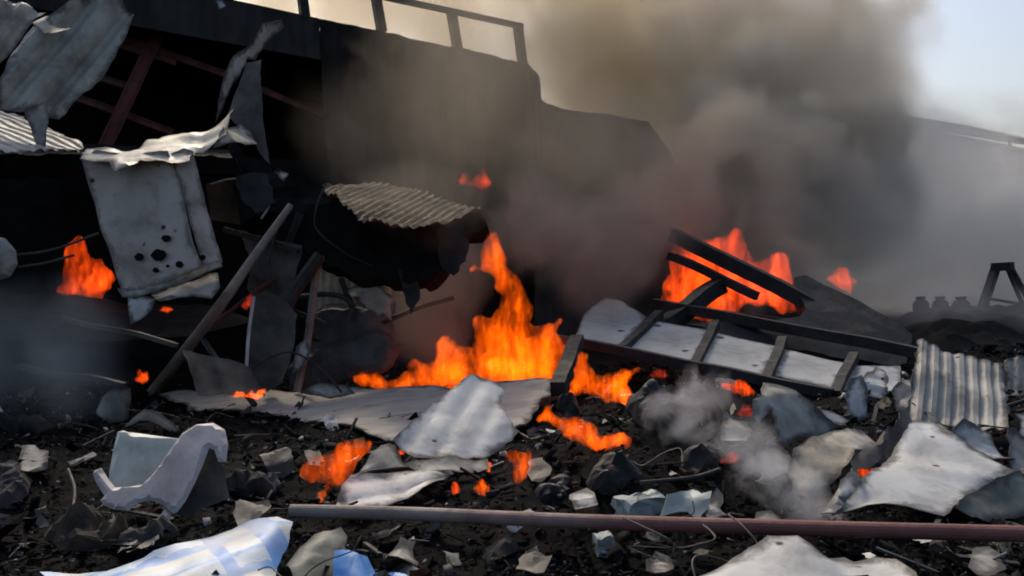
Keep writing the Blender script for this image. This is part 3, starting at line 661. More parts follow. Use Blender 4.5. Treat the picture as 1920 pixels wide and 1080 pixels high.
for i, (ol, d, mt, lb) in enumerate((([(515, 322), (532, 322), (542, 326), (532, 340)], 12.2, 'white', "tiny white torn scrap at the tip of the hanging sheet"), ([(404, 2), (418, 0), (424, 12), (412, 18)], 17.6, 'white', "tiny white piece standing in for daylight through a hole near the top of the shed"),  # second piece is white to stand in for daylight through a hole
                             ([(555, 650), (575, 635), (582, 660), (565, 690), (548, 700)], 11.3, 'grey', "small pale scrap right of the charred post"), ([(560, 735), (600, 718), (650, 722), (668, 738), (620, 748)], 10.9, 'grey', "crumpled pale foil on the dusty board's edge"),
                             ([(640, 540), (700, 530), (742, 560), (735, 600), (700, 590)], 12.3, 'greywarm', "dusty bent sheet on top of the upper sack"))):
    o = sheet("metal_scrap", [(ol[0][0], ol[0][1], d), (ol[0][0] + 50, ol[0][1], d), (ol[0][0], ol[0][1] + 50, d - .12)], ol, M[mt], folds=4, fold_slope=.5, seed=170 + i, res=.04, ragged=.01); tag(o, lb, "metal scrap")
# ------------------------------------------------------------------ collapsed glazed roof frame (right of centre)
rf = empty("collapsed_roof_frame", U(1380, 700, 11.0)); tag(rf, "collapsed charred roof frame holding a row of pale panels", "roof frame")
RF = [(1070, 648, 12.0), (1600, 742, 10.4), (1215, 592, 13.4)]
ra, rn_, ru_, rv_ = plane_frame(RF)
def rfp(px, py, lift=0.0): return hit(ra, rn_, px, py) + rn_ * lift
for ol in ([(1075, 645), (1095, 590), (1135, 560), (1165, 566), (1212, 596), (1165, 652)], [(1173, 655), (1232, 604), (1332, 622), (1298, 686)], [(1306, 687), (1345, 628), (1458, 652), (1425, 712)],
           [(1452, 705), (1472, 657), (1592, 684), (1560, 732)], [(1575, 738), (1606, 688), (1688, 690), (1690, 735), (1640, 742)]):
    sheet("panel", RF, ol, M['panel'], crumple=(.03, 1.2), seed=len(ol) + int(ol[0][0]), parent=rf, ragged=.012, thick=.02, res=.08, rim=.012, dent=.006)
def rbeam(p, q, w, h=None, lift=.05):
    return beam("rafter", rfp(*p, lift), rfp(*q, lift), w, M['char'], h or w, rf, wob=.02)
rbeam((1040, 640), (1560, 745), .12); rbeam((1225, 574), (1720, 668), .15)
for p, q in (((1166, 662), (1236, 592)), ((1300, 694), (1342, 612)), ((1436, 722), (1468, 642)), ((1564, 746), (1602, 672))): rbeam(p, q, .12, lift=.035)
rbeam((1045, 748), (1082, 655), .17, lift=.12)
o = slab("charred_roof_slope", [(1490, 520, 14.0), (1700, 610, 13.0), (1500, 660, 12.6)], [(1488, 520), (1510, 516), (1600, 560), (1690, 606), (1712, 625), (1700, 688), (1560, 668), (1400, 640), (1290, 608), (1420, 600), (1500, 596), (1512, 580)], .3, M['char'], ragged=.03, seed=70, crumple=(.05, 1))
tag(o, "charred black roof slope to the right of the red fire", "roof")
for p, q, w, lb in (((1262, 438, 15.0), (1540, 580, 13.6), .22, "upper long black rafter crossing the red fire"), ((1255, 478, 14.6), (1420, 556, 13.8), .13, "thinner black rafter under the upper one in the red fire"),
                    ((1215, 628, 13.2), (1352, 535, 14.2), .24, "black slanting strut propping the rafters at the red fire"), ((1240, 578, 13.8), (1505, 608, 13.4), .11, "low black cross bar along the foot of the red fire")):
    o = beam("charred_rafter", U(*p), U(*q), w, M['char'], seg=8, wob=.05); tag(o, lb, "rafter")
o = sheet("grey_sheet", [(1090, 470, 16), (1200, 500, 16), (1120, 560, 15.5)], [(1092, 520), (1115, 460), (1135, 440), (1150, 480), (1180, 470), (1200, 490), (1165, 515), (1120, 520)], M['zincdark'], folds=2, seed=71, ragged=.05)
tag(o, "dim twisted sheet in the smoke above the pale panels", "metal sheet")

# right-hand corrugated sheets
o = sheet("corrugated_sheet", [(1890, 690, 10.2), (1960, 700, 10.0), (1890, 800, 9.8)], [(1884, 676), (1915, 668), (1970, 680), (1970, 800), (1888, 800)], M['grey'], corr=(.105, .018), udir=((1900, 690), (1896, 790)), seed=73, ragged=.03)
tag(o, "second corrugated sheet behind the first, cut by the right edge", "corrugated sheet")
for i, (a_, b_, c_, lb) in enumerate((((1784, 776), (1850, 772), (1990, 730), "upper dark cable sagging across the corrugated sheet"), ((1786, 786), (1850, 786), (1990, 752), "lower dark cable sagging across the corrugated sheet"))):
    o = tube("cable", [U(*a_, 9.0), U(*b_, 8.9), U(*c_, 8.7)], .022, M['cable'], n=6); tag(o, lb, "cable")

# ------------------------------------------------------------------ yard at the far right: barrels, A-frame, dark heap
for i, (x, y, w) in enumerate(((1728, 556, .30), (1764, 556, .30), (1803, 556, .33))):
    b = U(x, 605, 19); t = U(x, y, 19); r = w / 2 * 1.1; H = (t - b).length; up = Vector((0, 0, 1))
    bm = bmesh.new(); tube_bm(bm, [b, b + up * H * .72, b + up * H * .84, b + up * H * .88, b + up * H * .93, b + up * H], [r, r, r * .75, r * .45, r * .62, r * .6], 14)
    o = from_bm("gas_cylinder", bm, M['char'], None, base_of(bm), True)
    tag(o, ("leftmost", "middle", "rightmost")[i] + " of three dark cylinders standing on the far heap", "cylinder", "cylinders on the far heap")
af = empty("metal_trestle", U(1880, 590, 17)); tag(af, "black metal A-shaped trestle standing at the far right", "trestle")
for p, q, w in (((1868, 498), (1835, 600), .13), ((1888, 498), (1925, 588), .06), ((1895, 500), (1960, 620), .10), ((1862, 500), (1898, 498), .16), ((1850, 560), (1925, 572), .05)):
    beam("leg" if w != .16 and w != .05 else "crossbar", U(*p, 17), U(*q, 16.7), w, M['char'], parent=af, wob=.02)
o = body("charred_heap", [(1700, 600, 17.6), (1900, 600, 17.0), (1800, 700, 14.0)], [(1655, 610), (1700, 598), (1740, 588), (1820, 580), (1860, 590), (1990, 578), (1990, 720), (1700, 720), (1640, 690)], M['black'], .8, .5, res=.16, ragged=.12, seed=81, wob=.6, wscale=1.6)
tag(o, "long dark charred heap below the three far cylinders", "heap")

def GS(ol, lean=.5, skew=0.0, lift=.15):
    """anchors for something whose lower edge rests on the rubble and which leans back by lean metres per 100 px"""
    by = max(p[1] for p in ol); cx = sum(p[0] for p in ol if p[1] > by - 25) / max(1, len([1 for p in ol if p[1] > by - 25]))
    d = D(cx, min(by, 1075)) - lift
    if by > 1075: by = 1075
    return [(cx, by, d), (cx + 100, by, d + skew), (cx, by - 100, d + lean)]
def gsheet(name, ol, mat, lean=.5, skew=0.0, lift=.15, **k):
    for it in range(14):                                  # lift it until it lies on the rubble rather than in it
        A = GS(ol, lean, skew, lift); a, n, u, v = plane_frame(A); bad = 0
        for px, py in ol:
            if py > 1085 or px > 1930 or px < -10: continue
            p = hit(a, n, px, py)
            if p.z < hfun(p.x, p.y) + .07: bad += 1
        if bad == 0: break
        lift += .07
    k['folds'] = k.get('folds', 0) + 3; k.setdefault('dent', .02); k['fold_slope'] = max(.27, k.get('fold_slope', .27)); k['res'] = min(.034, k.get('res', .034))
    return sheet(name, A, ol, M[mat], **k)
# ------------------------------------------------------------------ sheets on the ground, middle
ol = [(300, 742), (360, 738), (520, 738), (650, 730), (850, 735), (1036, 716), (1030, 735), (1005, 770), (985, 800), (960, 815), (820, 840), (735, 832), (640, 800), (540, 782), (420, 770), (330, 760)]
d0 = D(800, 838) - .35
o = sheet("dusty_board", [(800, 838, d0), (320, 758, D(320, 762) - .35), (1000, 725, d0 + 2.2)], ol, M['greywarm'], crumple=(.07, .7), seed=91, ragged=.03, thick=.02)
tag(o, "wide dusty grey board lying below the main flame", "board")
o = gsheet("torn_sheet", [(742, 832), (775, 790), (808, 755), (850, 728), (880, 706), (928, 712), (948, 722), (938, 750), (950, 785), (972, 812), (935, 845), (905, 858), (840, 855), (775, 862), (752, 850)], 'white', .62, .1, .3,
      corr=(.24, .012), udir=((880, 720), (790, 860)), crumple=(.018, 1.2), folds=-1, seed=92, ragged=.03, rim=.03)
tag(o, "large pale torn sheet leaning in front of the main flame", "metal sheet")
o = gsheet("torn_sheet", [(628, 952), (640, 915), (660, 897), (740, 882), (862, 878), (828, 905), (775, 930), (722, 950), (670, 955)], 'white', .75, .15, .25, corr=(.2, .012), udir=((640, 930), (850, 885)), folds=1, fold_slope=.2, crumple=(.04, 1.6), seed=93, ragged=.02)
tag(o, "pale pointed sheet lying behind the pipe below the torn sheet", "metal sheet")
o = gsheet("torn_sheet", [(668, 892), (690, 858), (715, 836), (742, 832), (758, 866), (775, 884), (720, 886)], 'grey', .5, .1, .1, folds=2, seed=94, ragged=.03)
tag(o, "small grey sheet between the pale torn sheet and left orange fire", "metal sheet")
o = gsheet("metal_band", [(755, 866), (840, 858), (915, 862), (920, 880), (860, 888), (790, 886)], 'grey', .6, 0, .2, folds=1, seed=95, ragged=.02)
tag(o, "flat grey band under the large pale torn sheet", "metal band")
for pts, r, lb in (([(655, 897), (700, 884), (770, 878), (850, 886), (900, 884), (945, 868)], .017, "thick black cable running below the large torn sheet"),
                   ([(775, 842), (820, 848), (880, 856), (930, 852), (965, 835)], .008, "thin black wire along the lower edge of the torn sheet"),
                   ([(130, 1000), (138, 950), (140, 915), (128, 880)], .012, "thin curved wire standing beside the broken chair"),
                   ([(1200, 905), (1260, 900), (1310, 893), (1350, 880)], .014, "dark wire crossing the black heap above the white block")):
    dd_ = D(*max(pts, key=lambda p: p[1])) - .35
    o = tube("wire" if r < .015 else "cable", [U(x, y, dd_ + (max(q[1] for q in pts) - y) * .005) for (x, y) in pts], r, M['cable'], n=6); tag(o, lb, "wire" if r < .015 else "cable")

# ------------------------------------------------------------------ crumpled sheets, right foreground
o = gsheet("corrugated_sheet", [(1722, 640), (1745, 644), (1770, 655), (1820, 662), (1885, 682), (1890, 740), (1886, 815), (1840, 812), (1760, 795), (1702, 782), (1708, 720)], 'grey', .50, -.05, .1,
      corr=(.105, .018), udir=((1730, 650), (1722, 790)), crumple=(.10, 1.1), fold_slope=.2, seed=72, ragged=.03)
tag(o, "upright pale corrugated sheet with ragged top at the right", "corrugated sheet")
EXTRA = [((1700, 735), 70, 40, 'grey', "crumpled grey piece at the last pale panel's right end"), ((1640, 720), 60, 34, 'white', "crumpled white piece under the last pale panel"), ((1930, 790), 60, 40, 'white', "crumpled white piece against the second corrugated sheet"),
         ((1340, 955), 55, 26, 'white', "small pale crumpled piece right of the torn bag"), ((1095, 935), 60, 24, 'white', "small pale crumpled piece left of the foam block"), ((1440, 985), 70, 22, 'grey', "grey crumpled piece under the white wisps at the pipe"),
         ((1380, 810), 60, 34, 'grey', "grey crumpled piece in the wisps beside the lobed sheet"), ((1010, 880), 50, 26, 'zincdark', "dark crumpled piece right of the small orange fire"), ((520, 860), 70, 26, 'zincdark', "dark crumpled piece under the dusty board's lower edge"),
         ((470, 960), 80, 30, 'zincdark', "dark crumpled piece at the pipe's left end"), ((60, 860), 70, 30, 'greywarm', "beige crumpled piece in the rubble at far left"), ((760, 1040), 70, 26, 'grey', "grey crumpled piece right of the small blue tarp"),
         ((1850, 1050), 90, 30, 'grey', "grey crumpled piece at the lower right corner"), ((1000, 1060), 80, 24, 'zincdark', "dark crumpled piece at the bottom middle"), ((1240, 1055), 60, 24, 'greywarm', "beige crumpled piece left of the rumpled bottom sheet")]
for i, ((ex, ey), ew, eh, mt, lb) in enumerate(EXTRA):
    rn = random.Random(500 + i); nn = 9
    ol = [(ex + ew * .5 * rn.uniform(.65, 1.1) * math.cos(2 * math.pi * k / nn), ey + eh * rn.uniform(.65, 1.1) * math.sin(2 * math.pi * k / nn)) for k in range(nn)]
    o = gsheet("crumpled_piece", ol, mt, rn.uniform(.6, .95), rn.uniform(-.2, .2), .1, folds=1, fold_slope=.75, crumple=(.01, 4), seed=510 + i, ragged=.05, rim=.015, dent=.008)
    tag(o, lb, "metal scrap")
o = gsheet("crumpled_sheet", [(1412, 750), (1425, 742), (1440, 705), (1465, 715), (1500, 745), (1535, 775), (1572, 795), (1560, 815), (1500, 822), (1468, 836), (1455, 800), (1445, 770), (1425, 790), (1412, 775)], 'grey', .35, .1, .1, folds=5, fold_slope=.5, crumple=(.05, 1.5), seed=101, ragged=.02, bend=-.5)
tag(o, "crumpled grey sheet with rounded lobe beside the smoking heap", "metal sheet")
o = gsheet("crumpled_sheet", [(1482, 862), (1490, 838), (1520, 822), (1575, 812), (1600, 800), (1632, 786), (1655, 798), (1662, 815), (1640, 838), (1592, 865), (1575, 895), (1545, 920), (1510, 932), (1495, 900)], 'cream', .45, .1, .3, folds=4, fold_slope=.4, crumple=(.06, 2.0), seed=102, ragged=.02, bend=-.7, curl=-.5)
tag(o, "curled beige sheet in front of the grey lobed sheet", "metal sheet")
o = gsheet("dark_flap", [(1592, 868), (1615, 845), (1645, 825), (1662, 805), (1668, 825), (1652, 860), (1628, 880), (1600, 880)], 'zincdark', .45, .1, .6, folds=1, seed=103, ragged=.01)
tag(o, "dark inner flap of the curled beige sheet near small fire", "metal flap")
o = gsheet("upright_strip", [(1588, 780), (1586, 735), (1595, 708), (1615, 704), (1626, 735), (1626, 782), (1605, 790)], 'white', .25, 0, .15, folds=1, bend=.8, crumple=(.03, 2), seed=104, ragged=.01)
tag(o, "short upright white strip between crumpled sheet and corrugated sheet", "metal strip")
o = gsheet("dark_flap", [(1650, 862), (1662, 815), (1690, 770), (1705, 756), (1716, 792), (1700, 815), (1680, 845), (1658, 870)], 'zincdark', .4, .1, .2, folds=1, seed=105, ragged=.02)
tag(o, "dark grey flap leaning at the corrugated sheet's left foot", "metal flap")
o = gsheet("small_sheet", [(1533, 766), (1560, 772), (1592, 790), (1578, 800), (1552, 790)], 'white', .5, 0, .1, folds=1, seed=106, ragged=.01)
tag(o, "small white scrap tucked behind the curled beige sheet", "metal scrap")
o = gsheet("crumpled_sheet", [(1385, 878), (1420, 850), (1462, 835), (1480, 850), (1485, 890), (1440, 895)], 'grey', .6, .1, .15, folds=2, seed=107, ragged=.02)
tag(o, "small grey sheet in the white smoke left of the beige sheet", "metal sheet")
o = gsheet("bent_white_sheet", [(1558, 972), (1580, 940), (1610, 905), (1650, 868), (1685, 825), (1712, 792), (1745, 798), (1785, 822), (1830, 845), (1862, 862), (1902, 884), (1865, 900), (1820, 925), (1790, 948), (1772, 966), (1700, 955), (1640, 958), (1600, 966)], 'white', .60, 0, .3, crumple=(.05, .8), folds=3, fold_slope=.28, seed=108, curl=-.12, ragged=.01, res=.05)
tag(o, "large bent white sheet with a dark hole at the right", "metal sheet")
o = gsheet("curled_sheet", [(1772, 968), (1790, 945), (1825, 920), (1868, 898), (1904, 884), (1935, 920), (1935, 965), (1880, 975), (1800, 976)], 'shell', .35, .1, .3, folds=2, fold_slope=.3, seed=109, ragged=.02)
tag(o, "dark green-grey curled sheet at the right end of the large white sheet", "metal sheet")
o = gsheet("foil_scrap", [(1538, 972), (1545, 955), (1562, 930), (1590, 890), (1600, 868), (1615, 880), (1612, 902), (1590, 930), (1565, 965)], 'white', .6, .1, .4, folds=6, fold_slope=.5, crumple=(.06, 4), seed=110, ragged=.03, res=.04)
tag(o, "crinkled silvery foil scrap left of the large white sheet", "foil")
o = gsheet("foil_scrap", [(1782, 812), (1800, 798), (1840, 806), (1870, 825), (1888, 850), (1898, 880), (1862, 862), (1825, 842)], 'white', .6, .1, .5, folds=6, fold_slope=.5, crumple=(.06, 4), seed=111, ragged=.03, res=.04)
tag(o, "crinkled silvery foil scrap behind the large white sheet", "foil")
o = gsheet("foil_scrap", [(1880, 820), (1905, 808), (1960, 825), (1960, 885), (1908, 880), (1892, 850)], 'grey', .6, .1, .3, folds=6, fold_slope=.5, crumple=(.06, 4), seed=112, ragged=.03, res=.04)
tag(o, "crinkled grey foil scrap at the right edge", "foil")
o = gsheet("bent_white_sheet", [(1270, 1100), (1330, 1066), (1390, 1036), (1440, 1012), (1470, 1014), (1495, 1008), (1522, 1022), (1552, 1038), (1585, 1030), (1602, 1042), (1640, 1040), (1680, 1056), (1715, 1085), (1730, 1120), (1270, 1120)], 'white', .55, 0, .5, crumple=(.05, 2.0), folds=4, fold_slope=.2, seed=113, ragged=.012, res=.045)
tag(o, "rumpled white sheet at the bottom edge in front of the pipe", "metal sheet")

# white blocks
def block(name, px, py, w, h, dp, rz, mat, tilt=0):
    d = D(px, py); g = U(px, py, d); bm = bmesh.new(); bmesh.ops.create_cube(bm, size=1)
    bmesh.ops.subdivide_edges(bm, edges=bm.edges[:], cuts=3, use_grid_fill=True)
    for v in bm.verts:
        v.co = Vector((v.co.x * w, v.co.y * dp, (v.co.z + .5) * h)) + noise.noise_vector(v.co * 3 + Vector((px, 0, 0))) * w * .16
    bmesh.ops.transform(bm, matrix=Matrix.Translation(g) @ Euler((tilt, tilt * .5, rz)).to_matrix().to_4x4(), verts=bm.verts)
    return from_bm(name, bm, mat, None, g, False)
o = block("foam_block", 1200, 980, .28, .17, .18, .5, M['plasticgreen']); tag(o, "pale foam block standing behind the pipe at the black heap", "foam block")
o = block("foam_block", 1132, 1040, .10, .12, .1, .2, M['plasticgreen']); tag(o, "small pale cube in front of the pipe", "foam block")
o = gsheet("torn_bag", [(1236, 972), (1250, 935), (1275, 925), (1300, 908), (1315, 930), (1334, 928), (1330, 955), (1316, 962), (1312, 972), (1290, 955), (1260, 962)], 'plasticgreen', .4, 0, .2, folds=4, fold_slope=.5, crumple=(.05, 4), seed=121, ragged=.01, res=.035)
tag(o, "torn pale bag right of the foam block behind the pipe", "bag")

# ------------------------------------------------------------------ left foreground
dc = D(250, 965) - .25
ch = empty("broken_chair", U(260, 960, dc)); tag(ch, "broken white plastic chair lying tipped in the rubble", "chair")
body("seat", [(215, 925, dc + .12), (330, 850, dc + .40), (225, 808, dc + .50)], [(222, 804), (240, 810), (332, 822), (356, 826), (335, 870), (300, 918), (240, 928), (204, 920), (205, 885), (212, 845)], M['plasticgreen'], .05, .3, sat=.03, res=.04, seed=131, wob=.3, parent=ch)
body("side_frame", [(200, 950, dc - .1), (300, 940, dc - .08), (380, 800, dc + .35)], [(172, 884), (190, 877), (206, 902), (216, 914), (240, 913), (268, 908), (292, 882), (318, 845), (342, 812), (368, 796), (400, 793), (422, 806), (428, 834), (424, 866), (414, 884), (408, 862), (402, 844), (392, 840), (382, 868), (366, 905), (348, 940), (328, 966), (304, 946), (280, 938), (258, 944), (240, 958), (215, 956), (196, 948), (188, 938), (196, 930), (180, 905)], M['plastic'], .05, .25, sat=.025, res=.03, seed=132, wob=.1, parent=ch)
body("leg", [(285, 1000, dc - .25), (318, 955, dc - .1), (300, 970, dc - .15)], [(312, 950), (322, 962), (318, 978), (300, 996), (278, 1002), (290, 980)], M['plastic'], .05, .4, sat=.03, res=.03, seed=134, parent=ch)
sheet("inner_side", [(330, 950, dc + .02), (400, 850, dc + .32), (420, 930, dc + .12)], [(322, 958), (360, 850), (384, 822), (412, 840), (418, 890), (430, 934), (385, 950), (350, 968)], M['zincdark'], folds=2, seed=135, parent=ch, ragged=.02)
o = gsheet("curved_shell", [(178, 765), (190, 742), (215, 730), (244, 727), (244, 750), (236, 788), (205, 795), (184, 780)], 'shell', .5, .1, .3, bend=-1.2, crumple=(.03, 2), seed=141, ragged=.01, res=.05)
tag(o, "curved green-grey shell fragment left of the dusty board", "shell")
o = gsheet("curved_shell", [(230, 794), (245, 775), (270, 767), (300, 776), (334, 795), (322, 806), (290, 800), (262, 792), (240, 802)], 'shell', .6, 0, .3, bend=-.9, crumple=(.03, 2), seed=142, ragged=.01, res=.05)
tag(o, "flat curled shell fragment just above the broken chair", "shell")
ol = [(534, 1048), (560, 1015), (590, 998), (640, 994), (652, 1010), (640, 1050), (625, 1085), (600, 1120), (560, 1110)]
o = gsheet("curved_shell", ol, 'shell', .4, 0, .3, folds=3, fold_slope=.4, bend=-.8, crumple=(.03, 2), res=.04, seed=143)
tag(o, "green-grey curved shell beside the blue tarp at the bottom edge", "shell")
o = gsheet("striped_tarp", [(75, 1060), (130, 1058), (200, 1062), (270, 1052), (330, 1028), (400, 1000), (470, 972), (520, 970), (548, 980), (540, 1010), (520, 1045), (505, 1100), (420, 1130), (140, 1130), (110, 1092)], 'stripes', .62, 0, .45, crumple=(.05, 1.8), folds=5, fold_slope=.22, seed=144, ragged=.008, res=.04)
me = o.data; at_ = me.attributes.new("bandpos", 'FLOAT', 'POINT')
tag(o, "pale tarp with blue stripes at the bottom left", "tarp")
p0, p1 = flat(120, 1075, .2), flat(520, 985, .2); t_ = (p1 - p0).normalized(); ee = Vector((-t_.y, t_.x, 0))
vals = [(v.co + o.location).dot(ee) for v in me.vertices]; mn, mxv = min(vals), max(vals)
at_.data.foreach_set("value", [((x - mn) / (mxv - mn) * 3.0) % 1.0 for x in vals])
al_ = me.attributes.new("lenpos", 'FLOAT', 'POINT'); v2 = [(v.co + o.location).dot(t_) for v in me.vertices]; m0, m1_ = min(v2), max(v2); al_.data.foreach_set("value", [(x - m0) / (m1_ - m0) for x in v2])
o = gsheet("blue_tarp", [(628, 1044), (650, 1030), (690, 1052), (705, 1078), (740, 1068), (775, 1085), (790, 1110), (620, 1110)], 'blue', .5, 0, .35, folds=4, fold_slope=.4, crumple=(.04, 3), seed=145, ragged=.01, res=.04)
tag(o, "small crumpled blue tarp at the bottom edge", "tarp")
o = gsheet("white_scrap", [(624, 1100), (632, 1060), (644, 1024), (656, 1040), (648, 1100)], 'white', .4, 0, .45, folds=1, seed=146, ragged=.01, res=.04)
tag(o, "narrow white scrap between green shell and blue tarp", "metal scrap")

# lumps of rubble that stand out one by one
LUMPS = [([(0, 800), (0, 782), (40, 785), (98, 795), (100, 806), (60, 812), (20, 812)], 'stone', "pale flat stone at the left edge above the rubble"),
         ([(0, 880), (30, 872), (62, 900), (58, 925), (25, 950), (-20, 960), (-20, 890)], 'stone', "brownish round lump at the left edge"),
         ([(215, 1040), (230, 1010), (290, 995), (318, 990), (300, 1020), (260, 1045)], 'stone', "pale long lump above the striped tarp"),
         ([(90, 1000), (130, 985), (180, 978), (240, 990), (220, 1030), (150, 1045), (100, 1030)], 'brown', "reddish brown lump left of the chair's foot"),
         ([(420, 890), (470, 882), (520, 896), (515, 925), (460, 935), (425, 920)], 'stone', "grey lump right of the broken chair"),
         ([(575, 742), (600, 725), (640, 728), (652, 742), (610, 750)], 'stone', "small pale rubble lump at the upper edge of the dusty board"),
         ([(900, 1045), (940, 1020), (980, 1030), (985, 1052), (940, 1062)], 'stone', "flat brownish stone in front of the pipe"),
         ([(1040, 760), (1070, 745), (1095, 775), (1060, 800)], 'char', "black chunk between the two right-hand orange fires"),
         ([(1180, 760), (1215, 720), (1265, 735), (1280, 790), (1235, 820), (1190, 800)], 'char', "big black chunk on the smoking heap"),
         ([(1100, 880), (1150, 850), (1200, 862), (1210, 905), (1150, 925), (1105, 910)], 'char', "black chunk in the middle of the black heap"),
         ([(1270, 870), (1310, 835), (1360, 850), (1350, 890), (1300, 900)], 'char', "black chunk on the right flank of the black heap"),
         ([(1730, 1035), (1750, 1018), (1775, 1024), (1770, 1045)], 'stone', "grey stone under the pipe at the lower right"),
         ([(1000, 920), (1035, 895), (1075, 905), (1070, 940), (1020, 945)], 'char', "black chunk at the left foot of the black heap")]
for i, (ol, mt, lb) in enumerate(LUMPS):
    cxp = sum(p[0] for p in ol) / len(ol); by = max(p[1] for p in ol); d = D(cxp, min(by, 1079))
    w = (max(p[0] for p in ol) - min(p[0] for p in ol)) * d / F
    o = body("rubble_lump", [(ol[0][0], by, d), (ol[0][0] + 50, by, d), (ol[0][0], by - 60, d + .35)], ol, M[mt], w * .6, .35, res=.036, ragged=.07, seed=150 + i, wob=1.0, wscale=7)
    o.data.shade_flat()
    tag(o, lb, "rubble", "larger rubble lumps")

# ------------------------------------------------------------------ rubble: chips nobody could count, joined; the largest ones singly
def chip(kind, rs):
    rn = random.Random(rs); bm = bmesh.new()
    if kind == 'rock':
        for _ in range(9):
            v = Vector((rn.gauss(0, 1), rn.gauss(0, 1), rn.gauss(0, 1))).normalized() * rn.uniform(.6, 1); v.z *= rn.uniform(.4, .8); bm.verts.new(v * .5)
        r = bmesh.ops.convex_hull(bm, input=bm.verts[:])
        bmesh.ops.delete(bm, geom=list({g for g in r['geom_interior'] if isinstance(g, bmesh.types.BMVert)}), context='VERTS')
    elif kind == 'flake':
        w, l = rn.uniform(.3, .6), rn.uniform(.5, .8); c = rn.uniform(.2, 1.0)
        g = [[bm.verts.new((x * w + rn.uniform(-.08, .08), y * l + rn.uniform(-.08, .08), c * (x * x) * .5 + rn.uniform(-.04, .04))) for x in (-.7, 0, .7)] for y in (-.7, 0, .7)]
        for i in range(2):
            for j in range(2): bm.faces.new((g[i][j], g[i][j + 1], g[i + 1][j + 1], g[i + 1][j]))
        bmesh.ops.solidify(bm, geom=bm.faces[:], thickness=.04)
    else:
        beam_bm(bm, (-.9, 0, 0), (.9, rn.uniform(-.1, .1), rn.uniform(0, .15)), rn.uniform(.06, .16), rn.uniform(.05, .12), seg=2, wob=.12)
    bmesh.ops.triangulate(bm, faces=bm.faces[:]); bmesh.ops.recalc_face_normals(bm, faces=bm.faces)
    V = np.array([v.co[:] for v in bm.verts]); bm.verts.index_update(); T = np.array([[v.index for v in f.verts] for f in bm.faces]); bm.free()
    return V, T
LIB = [chip('rock', i) for i in range(10)] + [chip('flake', 100 + i) for i in range(8)] + [chip('stick', 200 + i) for i in range(4)]
def chip_mat(name):
    m, nt, N, L = nodes_of(name); b = N["Principled BSDF"]; b.inputs["Roughness"].default_value = .9; b.inputs["Specular IOR Level"].default_value = .12
    at_ = N.new("ShaderNodeAttribute"); at_.attribute_name = "tone"
    nz = N.new("ShaderNodeTexNoise"); nz.inputs["Scale"].default_value = 18; nz.inputs["Detail"].default_value = 4
    tc = N.new("ShaderNodeTexCoord"); L.new(tc.outputs["Object"], nz.inputs["Vector"])
    r = ramp(N, [(.3, (.5, .5, .5)), (.7, (1.3, 1.3, 1.3))]); L.new(nz.outputs[0], r.inputs[0])
    mx = N.new("ShaderNodeMix"); mx.data_type = 'RGBA'; mx.blend_type = 'MULTIPLY'; mx.inputs[0].default_value = 1; L.new(at_.outputs["Color"], mx.inputs[6]); L.new(r.outputs[0], mx.inputs[7])
    L.new(mx.outputs[2], b.inputs["Base Color"]); return m
M['chips'] = chip_mat('mixed_rubble')
TONES = [((.004, .004, .005), .42), ((.009, .009, .010), .27), ((.02, .019, .020), .14), ((.05, .044, .042), .075), ((.11, .10, .097), .04), ((.06, .03, .022), .02), ((.30, .30, .30), .028), ((.5, .51, .51), .007)]
TC = np.array([t[0] for t in TONES]); TW = np.array([t[1] for t in TONES]); TW /= TW.sum()
def rot_z_tilt():
    return np.array(Euler((random.gauss(0, .45), random.gauss(0, .45), random.uniform(0, 6.28))).to_matrix())
def heap_black(x, y):
    g = 0
    for cx, cyy, rx, ry, hh in MOUNDS[:2]:
        g = max(g, math.exp(-(((x - cx) / (rx * 1.1)) ** 2 + ((y - cyy) / (ry * 1.1)) ** 2)))
    return g
VV, TT, CC = [], [], []; off = 0
NCH = 46000
for i in range(NCH):
    y = 3.6 + 11 * random.random() ** 1.5; x = random.uniform(-.64, .64) * y * 1.06
    sz = min(.22, .015 * math.exp(random.gauss(.2, .78))) * (1 + .06 * (y - 4))
    V, T = LIB[random.randrange(10) if random.random() < .6 else random.randrange(10, 22)]
    hb = heap_black(x, y)
    t = TC[rng.choice(len(TC), p=TW)] if random.random() > hb * .9 else np.array((.012, .0125, .015)) * random.uniform(.5, 1.8)
    t = t * (.45 + 1.5 * max(0.0, .5 + 1.1 * noise.noise(Vector((x * .9, y * .9, 5.5)))))
    R = rot_z_tilt(); P = (V * sz * (1, 1, random.uniform(.6, 1.2))) @ R.T + (x, y, hfun(x, y) + sz * .22 + .02)
    VV.append(P); TT.append(T + off); off += len(V); CC.append(np.repeat([[*t, 1]], len(V), 0))
me = bpy.data.meshes.new("rubble"); VV = np.concatenate(VV); TT = np.concatenate(TT); CC = np.concatenate(CC)
me.vertices.add(len(VV)); me.vertices.foreach_set("co", VV.ravel()); me.loops.add(TT.size); me.loops.foreach_set("vertex_index", TT.ravel().astype(np.int32))
me.polygons.add(len(TT)); me.polygons.foreach_set("loop_start", np.arange(0, TT.size, 3, dtype=np.int32)); me.update(calc_edges=True); me.validate()
ca = me.attributes.new("tone", 'FLOAT_COLOR', 'POINT'); ca.data.foreach_set("color", CC.ravel())
o = link_mesh("rubble", me, M['chips']); tag(o, "loose burnt rubble, ash and chips covering the ground", "rubble", kind='stuff')

